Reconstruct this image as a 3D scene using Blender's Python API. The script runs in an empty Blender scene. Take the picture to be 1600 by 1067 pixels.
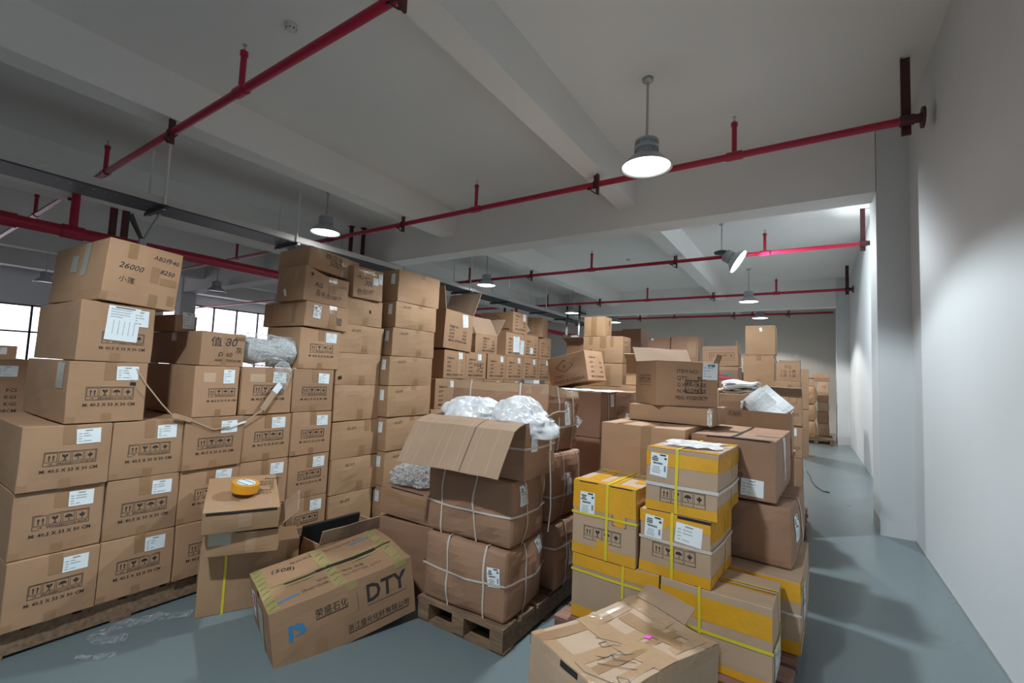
import bpy, bmesh, math, random
from mathutils import Vector, Matrix, noise

# ------------------------------------------------------------------ camera, world, exposure
S = bpy.context.scene
COL = S.collection
R = math.radians
EYE = 1.58
cam_d = bpy.data.cameras.new('camera')
cam_d.sensor_width = 36.0
cam_d.lens = 708.6 / 1600 * 36
cam_d.clip_start = 0.05
cam_d.clip_end = 200
cam = bpy.data.objects.new('camera', cam_d)
COL.objects.link(cam)
yaw, pitch, roll = R(33.3584), R(3.9698), R(2.3893)
fw = Vector((-math.sin(yaw) * math.cos(pitch), math.cos(yaw) * math.cos(pitch), math.sin(pitch)))
r0 = Vector((math.cos(yaw), math.sin(yaw), 0))
u0 = r0.cross(fw)
r1 = r0 * math.cos(roll) + u0 * math.sin(roll)
u1 = -r0 * math.sin(roll) + u0 * math.cos(roll)
m = Matrix((r1, u1, -fw)).transposed().to_4x4()
m.translation = (0, 0, EYE)
cam.matrix_world = m
S.camera = cam

w = bpy.data.worlds.new('world')
S.world = w
w.use_nodes = True
w.node_tree.nodes['Background'].inputs[0].default_value = (0.75, 0.82, 0.9, 1)
w.node_tree.nodes['Background'].inputs[1].default_value = 0.55
S.view_settings.view_transform = 'Standard'
S.view_settings.look = 'None'
S.view_settings.gamma = 1
S.view_settings.use_curve_mapping = False
S.view_settings.exposure = 0.56
LAMP_W = 370.0          # power of each high bay lamp
LAMP_COL = (1.0, 0.985, 0.96)
LAMP_COOL = (0.84, 0.94, 1.0)

# ------------------------------------------------------------------ materials
def mat(name, col, rough=0.7, metal=0.0, var=0.0, scale=6.0, bump=0.0, bscale=40.0, objvar=0.0, spec=0.5,
        emit=None, estr=0.0, alpha=1.0, trans=0.0, stretch=None, col2=None):
    M = bpy.data.materials.new(name)
    M.use_nodes = True
    nt = M.node_tree
    N, L = nt.nodes, nt.links
    b = N['Principled BSDF']
    b.inputs['Base Color'].default_value = (*col, 1)
    b.inputs['Roughness'].default_value = rough
    b.inputs['Metallic'].default_value = metal
    b.inputs['Specular IOR Level'].default_value = spec
    b.inputs['Alpha'].default_value = alpha
    b.inputs['Transmission Weight'].default_value = trans
    if emit:
        b.inputs['Emission Color'].default_value = (*emit, 1)
        b.inputs['Emission Strength'].default_value = estr
    if var or bump or col2:
        tc = N.new('ShaderNodeTexCoord')
        mp = N.new('ShaderNodeMapping')
        L.new(tc.outputs['Object'], mp.inputs['Vector'])
        if stretch:
            mp.inputs['Scale'].default_value = stretch
        src = mp.outputs['Vector']
        if objvar:
            oi = N.new('ShaderNodeObjectInfo')
            ml = N.new('ShaderNodeMath'); ml.operation = 'MULTIPLY'; ml.inputs[1].default_value = 50
            L.new(oi.outputs['Random'], ml.inputs[0])
            L.new(ml.outputs[0], mp.inputs['Location'])
    if var or col2:
        n = N.new('ShaderNodeTexNoise')
        n.inputs['Scale'].default_value = scale
        n.inputs['Detail'].default_value = 5
        L.new(src, n.inputs['Vector'])
        cr = N.new('ShaderNodeValToRGB')
        c2 = col2 or col
        cr.color_ramp.elements[0].position = 0.3
        cr.color_ramp.elements[1].position = 0.7
        cr.color_ramp.elements[0].color = (*[c * (1 - var) for c in col], 1)
        cr.color_ramp.elements[1].color = (*[min(1, c * (1 + var)) for c in c2], 1)
        L.new(n.outputs['Fac'], cr.inputs['Fac'])
        out = cr.outputs['Color']
        if objvar:
            hs = N.new('ShaderNodeHueSaturation')
            mr = N.new('ShaderNodeMapRange')
            mr.inputs['To Min'].default_value = 1 - objvar
            mr.inputs['To Max'].default_value = 1 + objvar
            L.new(oi.outputs['Random'], mr.inputs['Value'])
            L.new(mr.outputs['Result'], hs.inputs['Value'])
            L.new(out, hs.inputs['Color'])
            out = hs.outputs['Color']
        L.new(out, b.inputs['Base Color'])
    if bump:
        n2 = N.new('ShaderNodeTexNoise')
        n2.inputs['Scale'].default_value = bscale
        n2.inputs['Detail'].default_value = 4
        L.new(src, n2.inputs['Vector'])
        bp = N.new('ShaderNodeBump')
        bp.inputs['Strength'].default_value = bump
        bp.inputs['Distance'].default_value = 0.01
        L.new(n2.outputs['Fac'], bp.inputs['Height'])
        L.new(bp.outputs['Normal'], b.inputs['Normal'])
    return M

def film_mat(name, col, solid, rough=0.18, bscale=30.0, bstr=0.9):
    """crinkled plastic film: part see-through, part milky, glossy"""
    M = bpy.data.materials.new(name)
    M.use_nodes = True
    N, L = M.node_tree.nodes, M.node_tree.links
    b = N['Principled BSDF']
    b.inputs['Base Color'].default_value = (*col, 1)
    b.inputs['Roughness'].default_value = rough
    b.inputs['Specular IOR Level'].default_value = 0.8
    tc = N.new('ShaderNodeTexCoord')
    n = N.new('ShaderNodeTexNoise'); n.inputs['Scale'].default_value = bscale; n.inputs['Detail'].default_value = 6
    n.inputs['Distortion'].default_value = 1.5
    L.new(tc.outputs['Object'], n.inputs['Vector'])
    bp = N.new('ShaderNodeBump'); bp.inputs['Strength'].default_value = bstr; bp.inputs['Distance'].default_value = 0.02
    L.new(n.outputs['Fac'], bp.inputs['Height'])
    L.new(bp.outputs['Normal'], b.inputs['Normal'])
    mr = N.new('ShaderNodeMapRange')
    mr.inputs['From Min'].default_value = 0.35; mr.inputs['From Max'].default_value = 0.65
    mr.inputs['To Min'].default_value = max(0, solid - 0.2); mr.inputs['To Max'].default_value = min(1, solid + 0.2)
    L.new(n.outputs['Fac'], mr.inputs['Value'])
    L.new(mr.outputs['Result'], b.inputs['Alpha'])
    return M

KRAFT = mat('kraft_cardboard', (0.385, 0.226, 0.127), 0.75, var=0.07, scale=3, bump=0.12, bscale=14, objvar=0.09)
TAN = mat('tan_cardboard', (0.405, 0.243, 0.132), 0.75, var=0.06, scale=3, bump=0.12, bscale=14, objvar=0.08)
PALE = mat('pale_cardboard', (0.47, 0.325, 0.215), 0.7, var=0.07, scale=4, bump=0.12, bscale=14, objvar=0.05)
RED = mat('reddish_cardboard', (0.335, 0.185, 0.113), 0.7, var=0.08, scale=3, bump=0.2, bscale=10, objvar=0.07)
INNER = mat('cardboard_inside', (0.36, 0.238, 0.156), 0.8, var=0.06, scale=4)
INK = mat('printing_ink', (0.035, 0.030, 0.028), 0.6)
FADED = mat('faded_ink', (0.16, 0.10, 0.07), 0.7)
MARKER = mat('marker_ink', (0.02, 0.02, 0.025), 0.5)
LIGHTINK = mat('pale_grey_ink', (0.46, 0.49, 0.51), 0.6)
GREYINK = mat('grey_ink', (0.22, 0.24, 0.26), 0.6)
BLUEINK = mat('blue_ink', (0.05, 0.22, 0.42), 0.6)
GREENINK = mat('green_ink', (0.08, 0.22, 0.06), 0.6)
REDINK = mat('red_ink', (0.5, 0.04, 0.08), 0.6)
TEALINK = mat('teal_ink', (0.05, 0.25, 0.28), 0.6)
PINK = mat('pink_sticker_paper', (0.85, 0.05, 0.62), 0.5)
PAPER = mat('label_paper', (0.78, 0.84, 0.86), 0.55, var=0.03, scale=5)
BROWNTAPE = mat('brown_packing_tape', (0.32, 0.185, 0.095), 0.28, var=0.06, scale=5, bump=0.15, bscale=25)
CLEARTAPE = mat('clear_packing_tape', (0.43, 0.28, 0.17), 0.14, var=0.05, scale=6, bump=0.35, bscale=30)
GREYTAPE = mat('grey_worn_tape', (0.42, 0.40, 0.33), 0.3, var=0.08, scale=7, bump=0.2, bscale=20)
YELTAPE = mat('yellow_packing_tape', (0.72, 0.36, 0.025), 0.16, var=0.06, scale=5, bump=0.3, bscale=22)
GREENTAPE = mat('green_print_tape', (0.36, 0.28, 0.12), 0.25, var=0.08, scale=8)
YELSTRAP = mat('yellow_strap', (0.70, 0.58, 0.04), 0.35)
WHITESTRAP = mat('white_strap', (0.62, 0.58, 0.54), 0.4)
TRANSSTRAP = mat('pale_strap', (0.60, 0.52, 0.45), 0.35)
DARKGAP = mat('carton_gap', (0.02, 0.016, 0.013), 0.9)
FILM = film_mat('clear_film', (0.75, 0.78, 0.80), 0.30)
FLOORFILM = film_mat('clear_floor_film', (0.62, 0.66, 0.68), 0.16, rough=0.1)
BUBBLE = film_mat('bubble_wrap_film', (0.72, 0.74, 0.75), 0.5, bscale=28)
BAGW = film_mat('white_bag_film', (0.90, 0.91, 0.93), 0.86, rough=0.25, bscale=7, bstr=0.25)
FOAM = mat('white_foam', (0.80, 0.84, 0.85), 0.4, bump=0.4, bscale=25)
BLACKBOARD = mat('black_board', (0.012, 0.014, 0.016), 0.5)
WOOD = mat('pallet_wood', (0.20, 0.125, 0.075), 0.8, var=0.3, scale=5, bump=0.4, bscale=12, stretch=(1, 7, 7), objvar=0.15)
WOODR = mat('reddish_pallet_wood', (0.23, 0.115, 0.085), 0.8, var=0.3, scale=5, bump=0.4, bscale=12, stretch=(1, 7, 7), objvar=0.2)
WALL = mat('white_wall_paint', (0.64, 0.665, 0.675), 0.6, var=0.025, scale=0.8, bump=0.06, bscale=4)
CEIL = mat('white_ceiling_paint', (0.80, 0.785, 0.765), 0.75, var=0.025, scale=0.6, bump=0.05, bscale=3)
BACKW = mat('grey_back_wall_paint', (0.60, 0.565, 0.515), 0.7, var=0.04, scale=0.6)
PLINTH = mat('bare_plaster_patch', (0.33, 0.33, 0.32), 0.8, var=0.15, scale=9)
PIPE = mat('red_pipe_paint', (0.40, 0.012, 0.045), 0.35, var=0.05, scale=4)
BRACKET = mat('dark_red_primer', (0.085, 0.018, 0.022), 0.55, var=0.1, scale=6)
STEEL = mat('galvanised_steel', (0.45, 0.47, 0.48), 0.4, metal=0.7)
DARKSTEEL = mat('dark_steel', (0.07, 0.07, 0.075), 0.5, metal=0.3)
TRAY = mat('cable_tray_steel', (0.07, 0.075, 0.078), 0.5, metal=0.2)
TRAYLIP = mat('cable_tray_lip_paint', (0.55, 0.55, 0.54), 0.5)
WHITEROD = mat('white_rod_paint', (0.80, 0.80, 0.78), 0.5)
LAMPGREY = mat('lamp_housing_grey', (0.42, 0.45, 0.48), 0.4, metal=0.3)
SHADEM = mat('lamp_shade_aluminium', (0.50, 0.53, 0.55), 0.35, metal=0.4)
LENS = mat('lit_lamp_lens', (1, 1, 1), 0.4, emit=LAMP_COL, estr=9.0)
DEADLENS = mat('unlit_lamp_lens', (0.55, 0.57, 0.58), 0.3)
PLASTIC = mat('white_plastic', (0.62, 0.63, 0.63), 0.4)
SKYGLASS = mat('bright_window_glass', (0.8, 0.85, 0.9), 0.2, emit=(0.95, 0.90, 1.0), estr=1.7)
WINFRAME = mat('dark_window_frame', (0.03, 0.03, 0.035), 0.5)
BLACKCORD = mat('black_cord', (0.02, 0.02, 0.02), 0.5)
ORANGE = mat('orange_tape_roll', (0.78, 0.33, 0.02), 0.25)
CORE = mat('tape_core_card', (0.45, 0.36, 0.24), 0.7)

def floor_mat():
    M = mat('grey_epoxy_floor', (0.150, 0.190, 0.200), 0.3, var=0.05, scale=0.9, spec=0.45)
    N, L = M.node_tree.nodes, M.node_tree.links
    b = N['Principled BSDF']
    tc = N.new('ShaderNodeTexCoord')
    n = N.new('ShaderNodeTexNoise'); n.inputs['Scale'].default_value = 1.6; n.inputs['Detail'].default_value = 6
    L.new(tc.outputs['Object'], n.inputs['Vector'])
    mr = N.new('ShaderNodeMapRange'); mr.inputs['To Min'].default_value = 0.24; mr.inputs['To Max'].default_value = 0.34
    L.new(n.outputs['Fac'], mr.inputs['Value'])
    L.new(mr.outputs['Result'], b.inputs['Roughness'])
    n2 = N.new('ShaderNodeTexNoise'); n2.inputs['Scale'].default_value = 7; n2.inputs['Detail'].default_value = 3
    L.new(tc.outputs['Object'], n2.inputs['Vector'])
    bp = N.new('ShaderNodeBump'); bp.inputs['Strength'].default_value = 0.05; bp.inputs['Distance'].default_value = 0.01
    L.new(n2.outputs['Fac'], bp.inputs['Height'])
    L.new(bp.outputs['Normal'], b.inputs['Normal'])
    return M
FLOORM = floor_mat()

# ------------------------------------------------------------------ mesh helpers
class Geo:
    def __init__(s):
        s.v, s.f, s.m, s.mats = [], [], [], []
    def mi(s, M):
        if M not in s.mats:
            s.mats.append(M)
        return s.mats.index(M)
    def add(s, vs, fs, M):
        o = len(s.v); k = s.mi(M)
        s.v += [tuple(p) for p in vs]
        for f in fs:
            s.f.append([i + o for i in f]); s.m.append(k)
        return s
    def box(s, x0, x1, y0, y1, z0, z1, M):
        vs = [(x, y, z) for z in (z0, z1) for y in (y0, y1) for x in (x0, x1)]
        return s.add(vs, [(0, 2, 3, 1), (4, 5, 7, 6), (0, 1, 5, 4), (2, 6, 7, 3), (0, 4, 6, 2), (1, 3, 7, 5)], M)
    def tube(s, a, b, r, M, n=14, r2=None, caps=True):
        a, b = Vector(a), Vector(b); d = (b - a).normalized()
        t = Vector((0, 0, 1)) if abs(d.z) < 0.9 else Vector((1, 0, 0))
        x = d.cross(t).normalized(); y = d.cross(x)
        r2 = r if r2 is None else r2
        vs = []
        for c, q in ((a, r), (b, r2)):
            for i in range(n):
                an = 2 * math.pi * i / n
                vs.append(c + x * (q * math.cos(an)) + y * (q * math.sin(an)))
        fs = [(i, (i + 1) % n, n + (i + 1) % n, n + i) for i in range(n)]
        if caps:
            fs += [tuple(range(n))[::-1], tuple(range(n, 2 * n))]
        return s.add(vs, fs, M)
    def lathe(s, prof, M, n=40, cx=0, cy=0, close=False):
        vs, fs = [], []
        for r_, z in prof:
            for i in range(n):
                an = 2 * math.pi * i / n
                vs.append((cx + r_ * math.cos(an), cy + r_ * math.sin(an), z))
        k = len(prof)
        for j in range(k if close else k - 1):
            j2 = (j + 1) % k
            for i in range(n):
                i2 = (i + 1) % n
                fs.append((j * n + i, j * n + i2, j2 * n + i2, j2 * n + i))
        return s.add(vs, fs, M)
    def path(s, pts, r, M, n=8):
        pts = [Vector(p) for p in pts]
        vs, fs = [], []
        for i, p in enumerate(pts):
            d = (pts[min(i + 1, len(pts) - 1)] - pts[max(i - 1, 0)]).normalized()
            t = Vector((0, 0, 1)) if abs(d.z) < 0.9 else Vector((1, 0, 0))
            x = d.cross(t).normalized(); y = d.cross(x)
            for k in range(n):
                an = 2 * math.pi * k / n
                vs.append(p + x * (r * math.cos(an)) + y * (r * math.sin(an)))
        for i in range(len(pts) - 1):
            for k in range(n):
                k2 = (k + 1) % n
                fs.append((i * n + k, i * n + k2, (i + 1) * n + k2, (i + 1) * n + k))
        return s.add(vs, fs, M)
    def mesh(s, name, smooth=False, fix=True):
        me = bpy.data.meshes.new(name)
        me.from_pydata(s.v, [], s.f)
        for M in s.mats:
            me.materials.append(M)
        me.polygons.foreach_set('material_index', s.m)
        if fix:
            bm = bmesh.new(); bm.from_mesh(me)
            bmesh.ops.recalc_face_normals(bm, faces=bm.faces)
            bm.to_mesh(me); bm.free()
        if smooth:
            me.polygons.foreach_set('use_smooth', [True] * len(me.polygons))
        me.update()
        return me
    def build(s, name, parent=None, smooth=False, loc=None, rot=None, fix=True):
        o = bpy.data.objects.new(name, s.mesh(name, smooth, fix))
        COL.objects.link(o)
        if parent: o.parent = parent
        if loc: o.location = loc
        if rot: o.rotation_euler = rot
        return o

def tag(o, label, cat, group=None, kind=None):
    if label: o['label'] = label
    if cat: o['category'] = cat
    if group: o['group'] = group
    if kind: o['kind'] = kind
    return o
def empty(name, label, cat, loc=(0, 0, 0), rot=(0, 0, 0), group=None):
    o = bpy.data.objects.new(name, None); COL.objects.link(o)
    o.location = loc; o.rotation_euler = rot; o.empty_display_size = 0.1
    return tag(o, label, cat, group)
def struct(name, label, g, cat=None):
    return tag(g.build(name), label, cat or name.split('_')[0], None, 'structure')

_txt = {}
def text2d(s, res=2, bold=0.0):
    """glyph outlines as flat polygons: verts scaled to cap height 1, start at x=0"""
    k = (s, res, bold)
    if k not in _txt:
        cu = bpy.data.curves.new('t', 'FONT'); cu.body = s; cu.resolution_u = res; cu.size = 1.0; cu.offset = bold
        o = bpy.data.objects.new('t', cu)
        me = bpy.data.meshes.new_from_object(o)
        vs = [(v.co.x / 0.7, v.co.y / 0.7) for v in me.vertices]
        fs = [tuple(p.vertices) for p in me.polygons]
        if vs:
            x0 = min(v[0] for v in vs)
            vs = [(x - x0, y) for x, y in vs]
        wd = max((v[0] for v in vs), default=0)
        bpy.data.objects.remove(o); bpy.data.curves.remove(cu); bpy.data.meshes.remove(me)
        _txt[k] = (vs, fs, wd)
    return _txt[k]

# ------------------------------------------------------------------ the setting
CZ = 4.61
g = Geo(); g.box(-26, 2.5, -7, 21, -0.2, 0, FLOORM); struct('floor', 'grey glossy epoxy warehouse floor', g)
g = Geo(); g.box(-26, 2.5, -7, 21, CZ, CZ + 0.2, CEIL); struct('ceiling', 'white painted concrete ceiling slab', g)
g = Geo(); g.box(0.925, 1.2, -7, 21, 0, CZ, WALL); struct('wall_right', 'long white painted wall beside the aisle', g)
g = Geo(); g.box(-26, 0.925, 18.9, 19.2, 0, CZ, BACKW); struct('wall_back', 'grey wall at the far end of the aisle', g)
g = Geo()
for x0, x1 in ((-26, -4.6), (-0.9, 0.925)):  # gap between these unseen wall pieces is added so world light fills the hall
    g.box(x0, x1, -7, -6.8, 0, CZ, WALL)
g.box(-26, 0.925, -7, -6.8, 4.0, CZ, WALL)
struct('wall_front', 'white wall with an opening added for fill light behind the camera', g)
# window wall far across the hall, with real openings
g = Geo()
WX = -24.0
g.box(WX - 0.25, WX, -7, 21, 0, 1.0, WALL)
g.box(WX - 0.25, WX, -7, 6.6, 3.35, CZ, WALL)
g.box(WX - 0.25, WX, 6.6, 21, 4.15, CZ, WALL)
for y0, y1 in ((-7, -3.0), (5.2, 8.2), (15.5, 21)):
    g.box(WX - 0.25, WX, y0, y1, 1.0, 4.15, WALL)
struct('wall_left', 'far wall with bright windows across the hall', g)
for i, (y0, y1, z1) in enumerate(((-3.0, 5.2, 3.35), (8.2, 15.5, 4.15))):
    g = Geo(); g.box(WX - 0.16, WX - 0.14, y0, y1, 1.0, z1, SKYGLASS)
    wo = struct('window_%d' % (i + 1), 'bright daylight window with dark frame in far wall', g, 'window')
    fg = Geo()
    n = int((y1 - y0) / 1.0)
    for k in range(n + 1):
        yy = y0 + (y1 - y0) * k / n
        fg.box(WX - 0.14, WX - 0.05, yy - 0.03, yy + 0.03, 1.0, z1, WINFRAME)
    for zz in (1.03, 2.35, z1 - 0.03):
        fg.box(WX - 0.14, WX - 0.05, y0, y1, zz - 0.03, zz + 0.03, WINFRAME)
    fg.build('window_frame', wo)
def beam(n, lab, *b):
    g = Geo(); g.box(*b, CEIL); struct(n, lab, g, 'beam')
for i, y in enumerate((-2.6, 6.43, 15.44)):
    beam('ceiling_beam_cross_%d' % (i + 1), 'deep white cross beam spanning between columns', -26, 0.64, y, y + 0.39, 3.81, CZ)
ys = [(-6.8, -2.6), (-2.21, 6.43), (6.82, 15.44), (15.83, 18.9)]
k = 0
for x0, x1, zb in ((-2.42, -2.145, 4.12), (-5.93, -5.63, 4.12), (-9.45, -9.05, 3.9), (-12.7, -12.4, 4.12), (-16.2, -15.9, 4.12), (-19.7, -19.4, 4.12)):
    for y0, y1 in ys:
        k += 1
        beam('ceiling_beam_long_%d' % k, 'white ceiling beam running along the hall', x0, x1, y0, y1, zb, CZ)
for i, (x0, x1, y0, y1) in enumerate(((0.635, 0.93, 6.43, 7.05), (0.635, 0.93, 15.44, 16.05), (0.635, 0.93, -2.7, -2.1))):
    g = Geo(); g.box(x0, x1, y0, y1, 0, CZ, WALL)
    g.box(x0 - 0.004, x0 + 0.01, y0 + 0.02, y1 - 0.02, 0, 0.16, PLINTH)
    struct('column_wall_%d' % (i + 1), 'white square column standing out from the wall', g, 'column')
for i, (x, y) in enumerate(((-9.25, 6.62), (-9.25, 15.6), (-17.6, 6.62), (-17.6, 15.6))):
    g = Geo(); g.box(x - 0.22, x + 0.22, y - 0.22, y + 0.22, 0, CZ, WALL)
    struct('column_hall_%d' % (i + 1), 'square concrete column inside the hall', g, 'column')
# narrow bare strip where the wall meets the floor
g = Geo(); g.box(0.921, 0.927, -6, 6.43, 0, 0.012, PLINTH); struct('baseboard_right', 'thin unpainted edge along the wall foot', g)

# ------------------------------------------------------------------ pipes, tray, lamps
def sprinkler_run(label, y, x0, x1, z, rad, risers, brackets, group):
    g = Geo(); g.tube((x0, y, z), (x1, y, z), rad, PIPE, 16)
    for x in risers:
        g.tube((x - rad * 2.2, y, z), (x + rad * 2.2, y, z), rad * 1.3, PIPE, 16)
    p = tag(g.build('sprinkler_pipe', smooth=False), label, 'pipe', group)
    for x in risers:
        r = Geo(); r.tube((x, y, z), (x, y, z + 0.36), rad * 0.72, PIPE, 12)
        r.tube((x, y, z + 0.33), (x, y, z + 0.37), rad * 0.95, PIPE, 12)
        ro = r.build('riser', p)
        h = Geo(); h.tube((x, y, z + 0.37), (x, y, z + 0.40), 0.011, STEEL, 10)
        h.tube((x - 0.012, y, z + 0.40), (x - 0.012, y, z + 0.43), 0.003, STEEL, 6)
        h.tube((x + 0.012, y, z + 0.40), (x + 0.012, y, z + 0.43), 0.003, STEEL, 6)
        h.tube((x, y, z + 0.43), (x, y, z + 0.436), 0.02, STEEL, 12)
        h.build('sprinkler_head', ro)
    for x, kind in brackets:
        b = Geo()
        if kind == 'beam':      # angle iron triangle under a beam
            b.box(x - 0.10, x + 0.04, y - 0.05, y - 0.04, z - 0.07, z - 0.05, BRACKET)
            b.box(x + 0.02, x + 0.04, y - 0.05, y + 0.01, z - 0.14, z + 0.12, BRACKET)
            b.add([(x - 0.10, y - 0.05, z - 0.05), (x - 0.08, y - 0.05, z - 0.05), (x + 0.03, y - 0.05, z - 0.14), (x + 0.01, y - 0.05, z - 0.14),
                   (x - 0.10, y - 0.03, z - 0.05), (x - 0.08, y - 0.03, z - 0.05), (x + 0.03, y - 0.03, z - 0.14), (x + 0.01, y - 0.03, z - 0.14)],
                  [(0, 1, 2, 3), (4, 5, 6, 7), (0, 1, 5, 4), (1, 2, 6, 5), (2, 3, 7, 6), (3, 0, 4, 7)], BRACKET)
            b.tube((x - 0.03, y, z), (x + 0.0, y, z), rad * 1.35, BRACKET, 14)
            b.box(x - 0.03, x + 0.0, y - 0.01, y + 0.01, z, 4.12, BRACKET)
        else:                   # channel hanging from the slab
            b.box(x - 0.035, x + 0.035, y + 0.03, y + 0.05, z - 0.12, CZ, BRACKET)
            b.box(x - 0.035, x - 0.028, y - 0.0, y + 0.05, z - 0.12, CZ, BRACKET)
            b.tube((x - 0.05, y, z), (x + 0.05, y, z), rad * 1.35, BRACKET, 14)
            b.tube((x + 0.10, y, z), (x + 0.12, y, z), rad * 2.6, BRACKET, 14)
            b.tube((x + 0.05, y, z), (x + 0.10, y, z), rad * 1.1, BRACKET, 14)
        b.build('bracket', p)
    return p
PG = 'red sprinkler pipes under the ceiling'
sprinkler_run('red sprinkler pipe crossing the ceiling closest to the smoke detector', 1.88, -24, -0.2, 4.0, 0.036, (-0.8, -4.26, -7.81, -11.4), ((-2.2, 'beam'), (-5.7, 'beam'), (-9.2, 'beam')), PG)
sprinkler_run('red sprinkler pipe passing behind the brightest lit lamp', 5.2, -24, 0.74, 4.0, 0.036, (-0.67, -4.17, -7.7, -11.3), ((0.74, 'slab'), (-2.25, 'beam'), (-5.72, 'beam'), (-9.2, 'beam')), PG)
sprinkler_run('red sprinkler pipe passing behind the lamp tilted askew', 9.47, -24, 0.78, 4.0, 0.036, (-0.69, -4.15, -7.7, -11.3), ((0.76, 'slab'), (-2.3, 'beam'), (-5.75, 'beam'), (-9.2, 'beam')), PG)
sprinkler_run('red sprinkler pipe ending at a dark bracket by the second wall column', 13.87, -24, 0.82, 4.0, 0.036, (-0.74, -4.19, -7.7), ((0.79, 'slab'), (-2.3, 'beam'), (-5.75, 'beam'), (-9.2, 'beam')), PG)
sprinkler_run('red sprinkler pipe running along the grey back wall', 18.1, -20, 0.66, 4.0, 0.036, (-1.7, -4.4), ((-2.3, 'beam'), (-5.75, 'beam'), (-0.6, 'beam')), PG)

# thick main pipe running along the hall, with tees and hangers
g = Geo(); g.tube((-9.0, -5, 3.36), (-9.0, 18.8, 3.36), 0.085, PIPE, 20)
for y in (1.2, 1.88, 5.2, 9.47):
    g.tube((-9.0, y - 0.12, 3.36), (-9.0, y + 0.12, 3.36), 0.10, PIPE, 20)
mp_ = tag(g.build('main_pipe', smooth=False), 'thick red main pipe running along the dark side bay', 'pipe')
for y in (1.88, 5.2, 9.47, 13.87):
    g = Geo(); g.tube((-9.0, y, 3.36), (-9.0, y, 3.97), 0.05, PIPE, 14); g.build('riser', mp_)
for y in (2.35, 2.5, 6.1, 6.25, 9.9, 13.3):
    g = Geo(); g.box(-9.14, -9.10, y - 0.045, y + 0.045, 3.15, CZ, BRACKET)
    g.box(-9.14, -8.88, y - 0.03, y + 0.03, 3.22, 3.26, BRACKET); g.build('hanger', mp_)

# perforated cable tray hung on white rods
g = Geo()
g.box(-8.0, -7.45, -5, 18.8, 3.68, 3.70, TRAY)
g.box(-7.47, -7.45, -5, 18.8, 3.70, 3.80, TRAYLIP)
g.box(-8.0, -7.98, -5, 18.8, 3.70, 3.80, TRAYLIP)
for yy in [1.4 + 0.11 * i for i in range(6)] + [3.9 + 0.11 * i for i in range(6)]:
    g.tube((-7.56, yy, 3.676), (-7.56, yy, 3.682), 0.014, STEEL, 8)
tr = tag(g.build('cable_tray'), 'long grey cable tray hung on thin white rods', 'cable tray')
for y in (-0.6, 2.44, 4.37, 6.9, 9.2, 11.0, 13.3, 15.1, 17.0):
    for x in (-7.43, -8.02):
        g = Geo(); g.tube((x, y, 3.62), (x, y, CZ), 0.016, WHITEROD, 8); g.build('hanger_rod', tr)
    g = Geo(); g.box(-8.08, -7.36, y - 0.025, y + 0.025, 3.63, 3.68, DARKSTEEL); g.build('cross_bar', tr)
# folded angle bracket piece under the tray, seen above the corner stack
g = Geo()
g.tube((-8.0, 2.25, 3.60), (-8.05, 2.42, 3.25), 0.022, DARKSTEEL, 8)
g.tube((-8.3, 2.30, 3.66), (-8.05, 2.42, 3.25), 0.022, DARKSTEEL, 8)
g.tube((-7.75, 2.5, 3.64), (-8.05, 2.42, 3.25), 0.016, STEEL, 8)
g.box(-8.09, -8.01, 2.38, 2.46, 3.02, 3.28, STEEL)
g.build('angle_brace', tr)

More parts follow.
